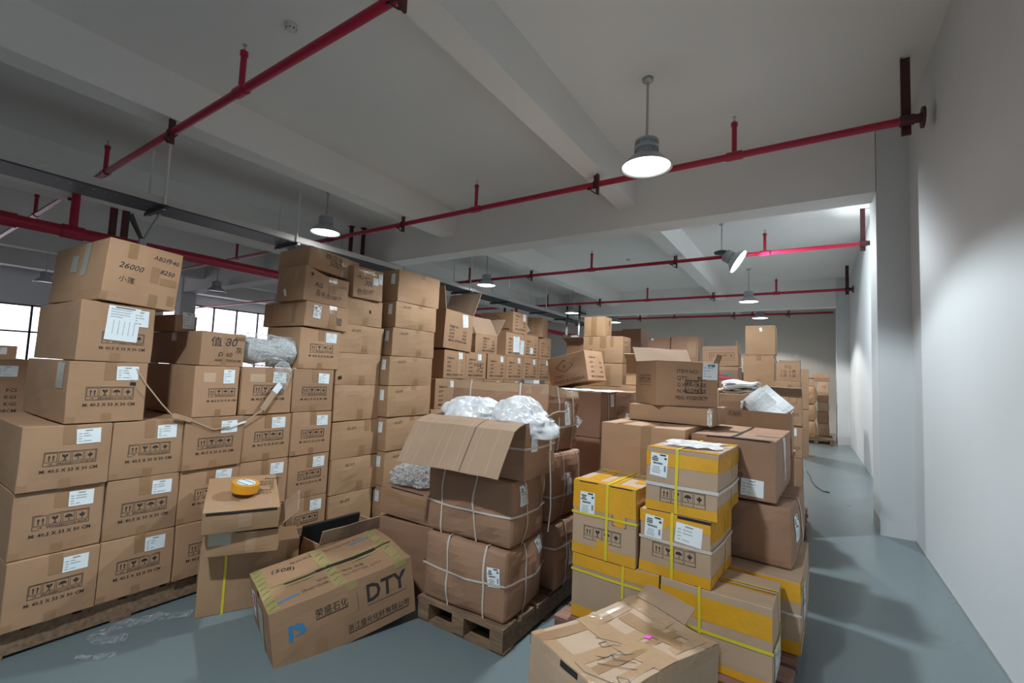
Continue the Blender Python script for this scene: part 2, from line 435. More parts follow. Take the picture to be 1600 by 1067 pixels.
def lamp(label, x, y, zb, on=True, power=None, broken=False, col=LAMP_COL):
    o = empty('high_bay_lamp', label, 'lamp', (x, y, CZ), group='grey high bay lamps hanging from the ceiling')
    g = Geo(); g.lathe([(0.0, 0), (0.055, 0), (0.05, -0.03), (0.03, -0.045), (0.0, -0.045)], STEEL, 24); g.build('ceiling_mount', o, True)
    top = zb + 0.30 - CZ
    g = Geo(); g.tube((0, 0, -0.04), (0, 0, top), 0.012, STEEL, 12); g.build('stem', o)
    if broken:
        g = Geo(); g.lathe([(0.0, top + 0.03), (0.05, top + 0.03), (0.13, top), (0.13, top - 0.03), (0.04, top - 0.04), (0, top - 0.04)], DARKSTEEL, 24)
        g.build('mount_plate', o, True)
        piv = Matrix.Translation((0.05, -0.02, top - 0.06)) @ Matrix.Rotation(R(-56), 4, 'Y')
        B = zb + 0.30 - CZ
    else:
        piv = Matrix.Translation((0, 0, top))
    def emit_part(gg, nm, sm=True, par=None):
        ob = gg.build(nm, par or o, sm)
        ob.matrix_local = piv
        return ob
    g = Geo()
    g.lathe([(0, 0), (0.06, 0), (0.115, -0.025), (0.118, -0.045), (0.105, -0.05), (0.105, -0.085), (0.12, -0.09), (0.12, -0.12), (0.105, -0.125), (0.105, -0.165), (0.118, -0.17), (0.118, -0.185), (0, -0.185)], LAMPGREY, 36)
    for i in range(24):
        a = 2 * math.pi * i / 24
        c, s_ = math.cos(a), math.sin(a)
        g.tube((0.112 * c, 0.112 * s_, -0.045), (0.112 * c, 0.112 * s_, -0.17), 0.005, LAMPGREY, 6)
    emit_part(g, 'housing', False)
    g = Geo()
    g.lathe([(0.10, -0.17), (0.135, -0.185), (0.19, -0.235), (0.238, -0.292), (0.252, -0.30), (0.252, -0.306), (0.235, -0.298), (0.187, -0.24), (0.132, -0.19), (0.10, -0.176)], SHADEM, 48, close=True)
    emit_part(g, 'shade')
    g = Geo(); g.lathe([(0.0001, -0.287), (0.12, -0.287), (0.228, -0.287)], LENS if on else DEADLENS, 48)
    ln = emit_part(g, 'lens', False)
    if on:
        L_ = bpy.data.lights.new('lamp_light', 'SPOT')
        L_.energy = power or LAMP_W; L_.color = col; L_.spot_size = R(133); L_.spot_blend = 0.22; L_.shadow_soft_size = 0.10
        lo = bpy.data.objects.new('lamp_light', L_); COL.objects.link(lo)
        lo.parent = o; lo.matrix_local = piv @ Matrix.Translation((0, 0, -0.31))
    return o
lamp('brightest lit lamp, hanging over the yellow taped boxes beside the second pipe', -1.36, 4.37, 3.68, col=LAMP_COOL)
lamp('lamp knocked askew, its shade tilted toward the wall', -1.40, 9.27, 3.75, broken=True, power=360, col=LAMP_COOL)
lamp('lit lamp hanging past the askew lamp, short of the back wall', -1.35, 13.4, 3.72, power=400)
lamp('lit lamp just above the tall two box tower by the back wall', -1.36, 16.9, 3.72, power=160)
lamp('lit lamp with blown out lens above the shrink wrapped top box', -7.0, 4.62, 3.86)
lamp('lit lamp over the open topped printed box stack', -6.97, 9.27, 3.80)
lamp('lit lamp hanging in front of a dark bracket frame near the cable tray end', -6.95, 14.3, 3.75)
lamp('small lit lamp between the two tan boxes and the back wall', -6.4, 17.0, 3.72, power=160)
lamp('lit lamp over the aisle behind the camera', -1.36, -0.3, 3.70, col=LAMP_COOL)
for lab, x, y in (('unlit lamp in front of the bright far window', -18.2, 3.35), ('unlit lamp in the far side bay over the wrapped roll', -17.5, 9.6), ('unlit lamp near the purple lit far beam', -14.5, 6.2)):
    lamp(lab, x, y, 3.6, on=False)

for lab, x, y in (('white round smoke detector between the first pipe and the beam', -3.88, 2.08), ('small white smoke detector in the second ceiling bay', -3.86, 11.1)):
    o = empty('smoke_detector', lab, 'smoke detector', (x, y, CZ))
    g = Geo(); g.lathe([(0, 0), (0.055, 0), (0.055, -0.018), (0, -0.018)], PLASTIC, 32); g.build('mounting_base', o, True)
    g = Geo(); g.lathe([(0, -0.018), (0.042, -0.018), (0.046, -0.03), (0.04, -0.048), (0.02, -0.054), (0, -0.054)], PLASTIC, 32)
    for i in range(8):
        a = i * math.pi / 4
        g.box(0.036 * math.cos(a) - 0.008, 0.036 * math.cos(a) + 0.008, 0.036 * math.sin(a) - 0.008, 0.036 * math.sin(a) + 0.008, -0.046, -0.036, DARKSTEEL)
    g.build('sensor_head', o)
# dark square frame hanging near the end of the tray
o = Geo()
for x in (-7.45, -6.95):
    o.box(x - 0.03, x + 0.03, 14.9, 14.96, 3.0, 4.12, DARKSTEEL)
o.box(-7.48, -6.92, 14.9, 14.96, 2.97, 3.03, DARKSTEEL)
o.box(-7.48, -6.92, 14.9, 15.5, 3.85, 3.9, DARKSTEEL)
tag(o.build('hanging_frame'), 'dark steel pipe hanger frame behind the lit lamp', 'hanger')
for x, y in ((-8.3, 6.1), (-8.15, 6.3)):
    o = Geo(); o.box(x - 0.03, x + 0.03, y - 0.03, y + 0.03, 3.1, CZ, BRACKET); o.box(x - 0.05, x + 0.05, y - 0.05, y + 0.05, CZ - 0.02, CZ, BRACKET)
    tag(o.build('hanger_post'), 'dark red steel post hanging behind the tan box column', 'hanger', 'dark red hanger posts behind the tan boxes')

# ------------------------------------------------------------------ pallets
def pallet(label, x, y, wx, wy, yaw=0, M=WOOD, h=0.145, boards=6):
    """deck boards along local x, stringers along local y"""
    o = empty('wooden_pallet', label, 'pallet', (x, y, 0), (0, 0, R(yaw)))
    rnd = random.Random(int(x * 100 + y * 10))
    for i in range(3):
        xc = -wx / 2 + 0.05 + (wx - 0.1) * i / 2
        g = Geo(); g.box(xc - 0.045, xc + 0.045, -wy / 2, wy / 2, 0.018, h - 0.024, M); g.build('stringer', o)
    bw = wy / (boards + (boards - 1) * 0.25)
    for i in range(boards):
        y0 = -wy / 2 + i * bw * 1.25
        j = rnd.uniform(-0.012, 0.012)
        g = Geo(); g.box(-wx / 2 + j, wx / 2 + j, y0, y0 + bw, h - 0.023, h, M); g.build('deck_board', o)
    for i in range(3):
        yc = -wy / 2 + 0.06 + (wy - 0.12) * i / 2
        g = Geo(); g.box(-wx / 2, wx / 2, yc - 0.05, yc + 0.05, 0.0, 0.018, M); g.build('bottom_board', o)
    return o
pallet('wooden pallet under the corner of the printed carton wall', -4.0, 1.12, 1.06, 1.18, 0)
pallet('wooden pallet under the middle of the printed carton wall', -4.0, 2.32, 1.06, 1.16, 0)
pallet('wooden pallet under the tan cartons', -3.9, 3.40, 1.0, 0.94, 0)
pallet('wooden pallet under the second printed carton wall', -3.95, 4.75, 1.06, 1.7, 0)
pallet('wooden pallet under the strapped cartons with the open flap', -1.76, 2.74, 0.66, 1.06, 0)
pallet('reddish wooden pallet under the yellow taped cartons', -0.66, 3.15, 1.2, 1.28, -2.5, WOODR, boards=7)
pallet('wooden pallet at the wall aisle further back', -0.195, 6.09, .33, .84, 0, WOODR)
pallet('wooden pallet under the cartons at the end of the aisle', 0.14, 15.65, 0.8, 1.4, 0, WOOD)

# ------------------------------------------------------------------ cartons
class Carton:
    def __init__(s, w, d, h, seed=0, bulge=0.006, rough=0.004, sag=0.0, warp=None):
        s.w, s.d, s.h, s.bulge, s.rough, s.sag, s.warp = w, d, h, bulge, rough, sag, warp
        s.G = {}
        s.o = Vector((seed * 3.17 + 1.3, seed * 1.71, seed * 2.39))
    def size(s, F):
        return {'F': (s.w, s.h), 'B': (s.w, s.h), 'R': (s.d, s.h), 'L': (s.d, s.h), 'T': (s.w, s.d), 'D': (s.w, s.d)}[F]
    NRM = {'F': (0, -1, 0), 'B': (0, 1, 0), 'R': (1, 0, 0), 'L': (-1, 0, 0), 'T': (0, 0, 1), 'D': (0, 0, -1)}
    def P(s, F, u, v, off=0.0):
        w, d, h = s.w, s.d, s.h
        if off > 0 and F in s.G:          # lie exactly on the built surface
            gr = s.G[F]; n = len(gr) - 1
            A, B = s.size(F)
            x = (u / A + .5) * n; y = (v / B if F in 'FBRL' else v / B + .5) * n
            i = min(n - 1, max(0, int(math.floor(x)))); j = min(n - 1, max(0, int(math.floor(y))))
            fx, fy = x - i, y - j
            p = gr[j][i] * (1 - fx) * (1 - fy) + gr[j][i + 1] * fx * (1 - fy) + gr[j + 1][i] * (1 - fx) * fy + gr[j + 1][i + 1] * fx * fy
            nn = (gr[j][i + 1] - gr[j][i]).cross(gr[j + 1][i] - gr[j][i]).normalized()
            return p + nn * off
        if F == 'F': p, n = Vector((u, -d / 2, v)), Vector((0, -1, 0))
        elif F == 'B': p, n = Vector((-u, d / 2, v)), Vector((0, 1, 0))
        elif F == 'R': p, n = Vector((w / 2, u, v)), Vector((1, 0, 0))
        elif F == 'L': p, n = Vector((-w / 2, -u, v)), Vector((-1, 0, 0))
        elif F == 'T': p, n = Vector((u, v, h)), Vector((0, 0, 1))
        else: p, n = Vector((u, -v, 0)), Vector((0, 0, -1))
        A, B = s.size(F)
        a = max(-1, min(1, 2 * u / A))
        b = max(-1, min(1, (2 * v / B - 1) if F in 'FBRL' else 2 * v / B))
        q = p.copy()
        k = (1 - a * a) * (1 - b * b)
        bl = s.bulge if F in 'FBRL' else (-s.sag if F == 'T' else 0)
        nz = noise.noise_vector(q * 5 + s.o) * s.rough + noise.noise_vector(q * 13 + s.o) * s.rough * 0.35
        t = min(1, max(0, p.z / h))
        nz.z *= t
        dent = noise.noise(q * 7 - s.o) * s.bulge * 0.8
        p = p + nz + n * ((bl * k + dent * k if F != 'D' else 0) + off)
        if s.warp: p = Vector(s.warp(p, w, d, h))
        return p
    def body(s, M, open_top=False, inner=INNER, n=6, bev=0.004):
        bm = bmesh.new()
        faces = 'FBRLD' if open_top else 'FBRLTD'
        for F in faces:
            A, B = s.size(F)
            grid = []
            for j in range(n + 1):
                row = []
                for i in range(n + 1):
                    u = A * (i / n - 0.5)
                    v = B * (j / n) if F in 'FBRL' else B * (j / n - 0.5)
                    row.append(bm.verts.new(s.P(F, u, v)))
                grid.append(row)
            s.G[F] = [[v_.co.copy() for v_ in row] for row in grid]
            for j in range(n):
                for i in range(n):
                    bm.faces.new((grid[j][i], grid[j][i + 1], grid[j + 1][i + 1], grid[j + 1][i]))
        bmesh.ops.remove_doubles(bm, verts=bm.verts, dist=1e-4)
        if bev and not open_top:
            es = [e for e in bm.edges if len(e.link_faces) == 2 and e.calc_face_angle(0) > 0.9]
            bmesh.ops.bevel(bm, geom=es, offset=bev, segments=2, profile=0.5, affect='EDGES', clamp_overlap=True)
        g = Geo()
        bm.verts.index_update()
        g.add([v.co for v in bm.verts], [[v.index for v in f.verts] for f in bm.faces], M)
        bm.free()
        if open_top:
            t = 0.007
            for F in 'FBRLD':
                A, B = s.size(F)
                vs, fs = [], []
                for j in range(n + 1):
                    for i in range(n + 1):
                        u = (A - 2 * t) * (i / n - 0.5)
                        v = (t + (B - t) * (j / n)) if F in 'FBRL' else (B - 2 * t) * (j / n - 0.5)
                        vs.append(s.P(F, u, v, -t))
                for j in range(n):
                    for i in range(n):
                        a = j * (n + 1) + i
                        fs.append((a, a + n + 1, a + n + 2, a + 1))
                g.add(vs, fs, inner)
                if F != 'D':
                    for i in range(n):
                        ua, ub = A * (i / n - 0.5), A * ((i + 1) / n - 0.5)
                        k = (A - 2 * t) / A
                        g.add([s.P(F, ua, B), s.P(F, ub, B), s.P(F, ub * k, B, -t), s.P(F, ua * k, B, -t)], [(0, 1, 2, 3)], PALE)
        return g
    # --- things drawn or stuck on a face; u0..v1 are fractions of the face (u -.5...5, v 0..1)
    def uv(s, F, u, v):
        A, B = s.size(F)
        return u * A, (v * B if F in 'FBRL' else (v - 0.5) * B)
    def patch(s, g, F, u0, v0, u1, v1, M, off=0.0012, n=4, m=4):
        a0, b0 = s.uv(F, u0, v0); a1, b1 = s.uv(F, u1, v1)
        vs = [s.P(F, a0 + (a1 - a0) * i / n, b0 + (b1 - b0) * j / m, off) for j in range(m + 1) for i in range(n + 1)]
        g.add(vs, [(j * (n + 1) + i, j * (n + 1) + i + 1, (j + 1) * (n + 1) + i + 1, (j + 1) * (n + 1) + i) for j in range(m) for i in range(n)], M)
    def mrect(s, g, F, uc, vc, wd, ht, M, off=0.0014, rot=0, n=4, dx=0, dy=0):
        """rectangle in metres around fractional centre, turned by rot degrees"""
        a, b = s.uv(F, uc, vc); c, sn = math.cos(R(rot)), math.sin(R(rot))
        vs = []
        for j in range(n + 1):
            for i in range(n + 1):
                x = dx + wd * (i / n - 0.5); y = dy + ht * (j / n - 0.5)
                vs.append(s.P(F, a + x * c - y * sn, b + x * sn + y * c, off))
        g.add(vs, [(j * (n + 1) + i, j * (n + 1) + i + 1, (j + 1) * (n + 1) + i + 1, (j + 1) * (n + 1) + i) for j in range(n) for i in range(n)], M)
    def poly(s, g, F, pts, M, off=0.0013):
        vs = [s.P(F, x, y, off) for x, y in pts]
        g.add(vs, [tuple(range(len(vs)))], M)
    def text(s, g, F, t, uc, vc, size, M=INK, rot=0, anchor='c', sx=1.0, width=None, shear=0.0, res=2, off=0.0017):
        vs, fs, wd = text2d(t, res, 0.014 if M is INK and res == 1 else 0.02 if M is INK and len(t) == 3 else 0.0)
        a, b = s.uv(F, uc, vc); c, sn = math.cos(R(rot)), math.sin(R(rot))
        if width: sx = width / (wd * size)
        x0 = {'c': -wd / 2, 'l': 0, 'r': -wd}[anchor]
        out = []
        for x, y in vs:
            yy = (y - 0.5) * size; xx = (x + x0) * size * sx + shear * yy
            out.append(s.P(F, a + xx * c - yy * sn, b + xx * sn + yy * c, off))
        g.add(out, fs, M)
    def frame(s, g, F, x0, y0, x1, y1, t, M):
        for a, b, c, d in ((x0, y0, x1, y0 + t), (x0, y1 - t, x1, y1), (x0, y0 + t, x0 + t, y1 - t), (x1 - t, y0 + t, x1, y1 - t)):
            s.poly(g, F, [(a, b), ((a + c) / 2, b), (c, b), (c, d), ((a + c) / 2, d), (a, d)], M)
    def icon(s, g, F, k, x, y, q, M):
        """handling marks inside a square with corner x, y and side q"""
        T = lambda pts: [(x + a * q, y + b * q) for a, b in pts]
        if k == 'up':
            for dx in (0.16, 0.56):
                s.poly(g, F, T([(dx + .09, .12), (dx + .19, .12), (dx + .19, .58), (dx + .28, .58), (dx + .14, .88), (dx, .58), (dx + .09, .58)]), M)
        elif k == 'glass':
            s.poly(g, F, T([(.18, .88), (.24, .62), (.44, .45), (.46, .2), (.3, .16), (.3, .1), (.7, .1), (.7, .16), (.54, .2), (.56, .45), (.76, .62), (.82, .88), (.58, .88), (.5, .66), (.46, .88)]), M)
        elif k == 'umbrella':
            pts = [(.1, .5)] + [(.5 - .4 * math.cos(math.pi * i / 8), .5 + .36 * math.sin(math.pi * i / 8)) for i in range(1, 8)] + [(.9, .5), (.76, .44), (.64, .5), (.5, .44), (.36, .5), (.24, .44)]
            s.poly(g, F, T(pts), M)
            s.poly(g, F, T([(.47, .45), (.47, .16), (.56, .1), (.66, .16), (.66, .24), (.61, .24), (.61, .18), (.56, .16), (.53, .18), (.53, .45)]), M)
        elif k == 'hand':
            s.poly(g, F, T([(.5, .9), (.62, .76), (.58, .6), (.74, .72), (.8, .56), (.68, .4), (.54, .3), (.54, .1), (.46, .1), (.46, .3), (.32, .4), (.2, .56), (.26, .72), (.42, .6), (.38, .76)]), M)
        else:                   # stacked carton mark
            s.poly(g, F, T([(.2, .12), (.8, .12), (.8, .2), (.2, .2)]), M)
            s.poly(g, F, T([(.46, .2), (.54, .2), (.54, .6), (.72, .6), (.5, .88), (.28, .6), (.46, .6)]), M)
    def shipmarks(s, g, F, u0, u1, vt, M=INK, caps=('UP', 'FRAGILE', 'MOISTURE', 'ABOVE'), kinds=('up', 'glass', 'umbrella', 'hand')):
        A, B = s.size(F)
        x0, x1 = u0 * A, u1 * A
        q = (x1 - x0) / 4
        yt = vt * B; t = q * 0.045
        capf = 0.30 * q
        y0 = yt - q - capf
        s.frame(g, F, x0 - t, y0 - t, x1 + t, yt + t, t, M)
        for i in range(4):
            xx = x0 + i * q
            s.frame(g, F, xx + 0.05 * q, yt - q + 0.02 * q, xx + 0.95 * q, yt - 0.05 * q, t * 0.8, M)
            s.icon(g, F, kinds[i], xx + 0.12 * q, yt - q + 0.06 * q, 0.78 * q, M)
            if i: s.poly(g, F, [(xx - t / 2, y0), (xx + t / 2, y0), (xx + t / 2, yt - q), (xx - t / 2, yt - q)], M)
            if caps:
                a, b = s.size(F)
                vs, fs, wd = text2d(caps[i], 1)
                sz = min(0.17 * q, 0.86 * q / max(wd, .1))
                s.text(g, F, caps[i], (xx + q / 2) / a, (y0 + capf / 2) / b, sz, M, res=1)
        return y0
    def strap_loop(s, g, axis, c, wd, M, off=0.004, n=12):
        w, d, h = s.w, s.d, s.h
        if axis == 'x':    # loop in the plane x = c
            segs = [('F', lambda t: (c, h * t), 'u'), ('T', lambda t: (c, d * (t - .5)), 'u'), ('B', lambda t: (-c, h * (1 - t)), 'u'), ('D', lambda t: (c, d * (t - .5)), 'u')]
        elif axis == 'y':
            segs = [('R', lambda t: (c, h * t), 'u'), ('T', lambda t: (w * (.5 - t), c), 'v'), ('L', lambda t: (-c, h * (1 - t)), 'u'), ('D', lambda t: (w * (t - .5), -c), 'v')]
        else:
            segs = [('F', lambda t: (w * (t - .5), c), 'v'), ('R', lambda t: (d * (t - .5), c), 'v'), ('B', lambda t: (w * (t - .5), c), 'v'), ('L', lambda t: (d * (t - .5), c), 'v')]
        for F, f, ax in segs:
            if F == 'D': continue
            vs, fs = [], []
            for i in range(n + 1):
                u, v = f(i / n)
                A, B = s.size(F)
                e = off if F in 'TD' else 0
                for sgn in (-1, 1):
                    uu, vv = (u + sgn * wd / 2, v) if ax == 'u' else (u, v + sgn * wd / 2)
                    # extend past the corners so the strap wraps them
                    if i in (0, n):
                        if ax == 'u' and F in 'FBRL' and vv >= h - 1e-6: vv += off
                        if ax == 'v' and F in 'FBRL': uu += off * (1 if uu > 0 else -1)
                        if F == 'T' and ax == 'u': vv += off * (1 if vv > 0 else -1)
                        if F == 'T' and ax == 'v': uu += off * (1 if uu > 0 else -1)
                    vs.append(s.P(F, uu, vv, off))
            for i in range(n):
                fs.append((2 * i, 2 * i + 1, 2 * i + 3, 2 * i + 2))
            g.add(vs, fs, M)

SEED = [0]
def carton(label, C, w, d, h, yaw=0, deco=(), M=KRAFT, group=None, tilt=(0, 0), name='cardboard_box', open_top=False,
           bulge=0.006, rough=0.004, sag=0.004, n=6, warp=None, bev=0.004, mid=None):
    """C = bottom corner shared by the front (-y) face and the aisle (+x) face"""
    SEED[0] += 1
    sd = SEED[0]
    a = R(yaw)
    ul = Vector((-math.cos(a), -math.sin(a), 0)); ur = Vector((-math.sin(a), math.cos(a), 0))
    cen = Vector(C) + ul * (w / 2) + ur * (d / 2)
    b = Carton(w, d, h, sd, bulge, rough, sag, warp)
    g = b.body(M, open_top, n=n, bev=bev)
    parts = []
    rnd = random.Random(sd)
    for it in deco:
        k, q = it[0], it[1:]
        if k == 'ship':        # handling marks plus size line; F, u0, u1, vt, text
            F, u0, u1, vt, t = q
            y0 = b.shipmarks(g, F, u0, u1, vt)
            A, B = b.size(F)
            if t: 
                vs, fs, wd = text2d(t, 1)
                b.text(g, F, t, (u0 + u1) / 2, y0 / B - 0.085, (u1 - u0) * A * 1.10 / wd, INK, res=1)
        elif k == 'marks':
            F, u0, u1, vt, M2, kinds = q
            b.shipmarks(g, F, u0, u1, vt, M2, None, kinds)
        elif k == 'txt':
            F, t, u, v, sz = q[:5]; kw = q[5] if len(q) > 5 else {}
            b.text(g, F, t, u, v, sz, **kw)
        elif k == 'rect':
            F, u, v, wd, ht, M2 = q[:6]; rot = q[6] if len(q) > 6 else 0
            b.mrect(g, F, u, v, wd, ht, M2, rot=rot)
        elif k == 'frame':
            F, u0, v0, u1, v1, t, M2 = q
            a0, b0 = b.uv(F, u0, v0); a1, b1 = b.uv(F, u1, v1)
            b.frame(g, F, a0, b0, a1, b1, t, M2)
        elif k == 'diamond':
            F, u, v, wd, ht, M2 = q
            x, y = b.uv(F, u, v)
            for i in range(4):
                P = [(x - wd / 2, y), (x, y + ht / 2), (x + wd / 2, y), (x, y - ht / 2)]
                p0, p1 = P[i], P[(i + 1) % 4]
                k_ = 0.90
                b.poly(g, F, [p0, p1, (x + (p1[0] - x) * k_, y + (p1[1] - y) * k_), (x + (p0[0] - x) * k_, y + (p0[1] - y) * k_)], M2)
            b.mrect(g, F, u, v, wd * .10, ht * .16, FADED)
        elif k == 'stroke':    # pen lines: F, centre, size, list of polylines in a unit square
            F, uc, vc, sz, rot, wd, lines = q
            a_, b_ = b.uv(F, uc, vc); c_, s_ = math.cos(R(rot)), math.sin(R(rot))
            for ln in lines:
                P_ = [Vector((a_ + (x * c_ - y * s_) * sz, b_ + (x * s_ + y * c_) * sz)) for x, y in ln]
                for p0, p1 in zip(P_, P_[1:]):
                    d_ = (p1 - p0).normalized(); nn_ = Vector((-d_.y, d_.x)) * wd / 2
                    b.poly(g, F, [p0 - nn_, p1 - nn_ + d_ * wd * .3, p1 + nn_ + d_ * wd * .3, p0 + nn_], MARKER, 0.0024)
        elif k == 'gap':       # dark line where the top flaps meet
            F, u0, v0, u1, v1 = q
            b.patch(g, F, u0, v0, u1, v1, DARKGAP, 0.0028, 6, 8)
        elif k == 'seam':      # worn crease
            F, u0, v0, u1, v1 = q
            b.patch(g, F, u0, v0, u1, v1, FADED, 0.0007)
        elif k == 'item':      # packing list stencil on a face
            F, u0, u1, vt, vb = q[:5]; M2 = q[5] if len(q) > 5 else INK
            A, B = b.size(F)
            rows = ('ITEM NO:', 'QTY:', 'G.W:', 'N.W:')
            for i, t in enumerate(rows):
                v = vt + (vb - vt) * i / 4
                b.text(g, F, t, u0, v, 0.022 * A / 0.4, M2, anchor='l', res=1)
                if i: b.text(g, F, 'PCS' if i == 1 else 'KGS', u1, v, 0.022 * A / 0.4, M2, anchor='r', res=1)
            vs, fs, wd = text2d('MEAS: 47X28X28CM', 1)
            b.text(g, F, 'MEAS: 47X28X28CM', u0, vb, (u1 - u0) * A / wd, M2, anchor='l', res=1)
        else:
            parts.append(it)
    ob = g.build(name)
    ob.location = cen
    ob.rotation_euler = (R(tilt[0]), R(tilt[1]), a)
    tag(ob, label, 'box', group)
    for it in parts:
        k, q = it[0], it[1:]
        pg = Geo(); nm = k
        if k == 'label':       # F, u, v, wd, ht, rot, style
            F, u, v, wd, ht = q[:5]; rot = q[5] if len(q) > 5 else 0; st = q[6] if len(q) > 6 else 'form'
            nm = 'paper_label'
            b.mrect(pg, F, u, v, wd, ht, PAPER, 0.0026, rot)
            if st == 'form':
                b.mrect(pg, F, u, v, wd * .3, ht * .05, GREYINK, 0.0045, rot, 1, 0, ht * .38)
                for i in range(4):
                    ll = rnd.uniform(.25, .8)
                    yy_ = ht * (.2 - .17 * i)
                    b.mrect(pg, F, u, v, wd * .14, ht * .05, LIGHTINK, 0.0045, rot, 1, -wd * .36, yy_)
                    if i != 2: b.mrect(pg, F, u, v, wd * .55 * ll, ht * .05, LIGHTINK, 0.0045, rot, 1, -wd * .22 + wd * .275 * ll, yy_)
            elif st == 'ship':
                b.mrect(pg, F, u, v, wd * .34, ht * .06, INK, 0.0045, rot, 1, wd * .2, ht * .44)
                b.mrect(pg, F, u, v, wd * .13, ht * .08, INK, 0.0045, rot, 1, wd * .36, ht * .3)
                for i in range(3):
                    b.mrect(pg, F, u, v, wd * rnd.uniform(.2, .4), ht * .045, INK, 0.0045, rot, 1, -wd * .24, ht * (.34 - .08 * i))
                x = -wd * .33
                while x < wd * .22:
                    bw = rnd.choice((.01, .018, .026)) * wd
                    b.mrect(pg, F, u, v, bw, ht * .08, INK, 0.0045, rot, 1, x, ht * .06); x += bw + .016 * wd
                for i in range(9):
                    b.mrect(pg, F, u, v, wd * .12, ht * .012, INK, 0.0045, rot, 1, wd * .36, -ht * (.02 + .028 * i))
                for i in range(4):
                    b.mrect(pg, F, u, v, wd * rnd.uniform(.3, .55), ht * .02, GREYINK, 0.0045, rot, 1, -wd * .14, -ht * (.1 + .08 * i))
            elif st == 'sheet':
                b.mrect(pg, F, u, v, wd * .6, ht * .025, INK, 0.0045, rot, 1, 0, ht * .46)
                for i in range(4):
                    ll = rnd.uniform(.4, .9)
                    b.mrect(pg, F, u, v, wd * .8 * ll, ht * .022, LIGHTINK, 0.0045, rot, 1, -wd * .42 + wd * .4 * ll, ht * (.40 - .075 * i))
                for i in range(5):
                    b.mrect(pg, F, u, v, wd * .02, ht * .40, LIGHTINK, 0.0045, rot, 1, wd * (-.3 + .16 * i), -ht * .12)
        elif k == 'tape':      # F, u0, v0, u1, v1, material
            F, u0, v0, u1, v1, M2 = q
            nm = 'packing_tape'
            b.patch(pg, F, u0, v0, u1, v1, M2, 0.0018, 6, 6)
        elif k == 'tapes':     # several strips of one tape piece: material, [(F,u0,v0,u1,v1)...]
            for st in q[1]:
                tg = Geo(); b.patch(tg, *st, q[0], 0.0018, 6, 6); tg.build('packing_tape', ob)
            continue
        elif k == 'strap':     # axis, c fraction, material
            ax, c, M2 = q[:3]; wd = q[3] if len(q) > 3 else 0.012
            nm = 'strap'
            L_ = {'x': b.w, 'y': b.d, 'z': b.h}[ax]
            b.strap_loop(pg, ax, (c * L_ if ax == 'z' else c * L_), wd, M2, 0.005)
        elif k == 'flap':      # edge F, angle in degrees above outward horizontal, length, [u0,u1]
            F, ang, ln = q[:3]; u0, u1 = q[3:5] if len(q) > 3 else (-.5, .5); crease = q[5] if len(q) > 5 else 0
            nm = 'flap'
            A, B = b.size(F)
            out = {'F': Vector((0, -1, 0)), 'B': Vector((0, 1, 0)), 'R': Vector((1, 0, 0)), 'L': Vector((-1, 0, 0))}[F]
            nn, mm = 8, 6
            top, bot = [], []
            for j in range(mm + 1):
                t = j / mm
                for i in range(nn + 1):
                    u = A * (u0 + (u1 - u0) * i / nn)
                    base = b.P(F, u, B)
                    an = R(ang)
                    if crease and t > 0.3: 
                        p = base + (out * math.cos(an) + Vector((0, 0, math.sin(an)))) * (ln * 0.3) + (out * math.cos(an - R(crease)) + Vector((0, 0, math.sin(an - R(crease))))) * (ln * (t - 0.3))
                    else:
                        p = base + (out * math.cos(an) + Vector((0, 0, math.sin(an)))) * (ln * t)
                    p += noise.noise_vector(p * 6 + b.o) * 0.006 * t
                    nrm = (-out * math.sin(an) + Vector((0, 0, math.cos(an)))) * 0.003
                    top.append(p + nrm); bot.append(p - nrm)
            fs = []
            for j in range(mm):
                for i in range(nn):
                    a_ = j * (nn + 1) + i
                    fs.append((a_, a_ + 1, a_ + nn + 2, a_ + nn + 1))
            if crease:
                rc = random.Random(5)
                for c in (.06, .17, .36, .44, .58, .64, .72, .88):
                    i = int(c * nn); f_ = c * nn - i; t0 = rc.choice((0, 0, 1, 2))
                    for j in range(t0, mm):
                        q4 = []
                        for jj in (j, j + 1):
                            pa, pb = top[jj * (nn + 1) + i], top[jj * (nn + 1) + min(i + 1, nn)]
                            pc = pa.lerp(pb, f_); du = (pb - pa).normalized() * (.0022 if c != .64 else .004)
                            up = Vector((0, -.0008, .0010))
                            q4 += [pc - du + up, pc + du + up]
                        pg.add(q4, [(0, 1, 3, 2)], FADED if c == .64 else PALE)
            K = (nn + 1) * (mm + 1)
            ed = [i for i in range(nn + 1)] + [j * (nn + 1) + nn for j in range(1, mm + 1)] + [mm * (nn + 1) + i for i in range(nn - 1, -1, -1)] + [j * (nn + 1) for j in range(mm - 1, 0, -1)]
            pg.add(top + bot, fs + [tuple(i + K for i in f[::-1]) for f in fs], INNER)
            pg.add(top + bot, [(ed[i], ed[(i + 1) % len(ed)], ed[(i + 1) % len(ed)] + K, ed[i] + K) for i in range(len(ed))], PALE)
        elif k == 'hang':      # loose strap end hanging down, local points
            nm = 'loose_strap'
            pts_ = [Vector(p_) for p_ in q[0]]
            vs = [p_ + Vector((0, y_, 0)) for p_ in pts_ for y_ in (-.006, .006)] + [p_ + Vector((.002, y_, 0)) for p_ in pts_ for y_ in (-.006, .006)]
            m2 = 2 * len(pts_)
            fs = [(2 * i + o_, 2 * i + 1 + o_, 2 * i + 3 + o_, 2 * i + 2 + o_) for i in range(len(pts_) - 1) for o_ in (0, m2)]
            fs += [(2 * i, 2 * i + 2, 2 * i + 2 + m2, 2 * i + m2) for i in range(len(pts_) - 1)] + [(2 * i + 1, 2 * i + 3, 2 * i + 3 + m2, 2 * i + 1 + m2) for i in range(len(pts_) - 1)]
            pg.add(vs, fs, WHITESTRAP)
        elif k == 'sticker':
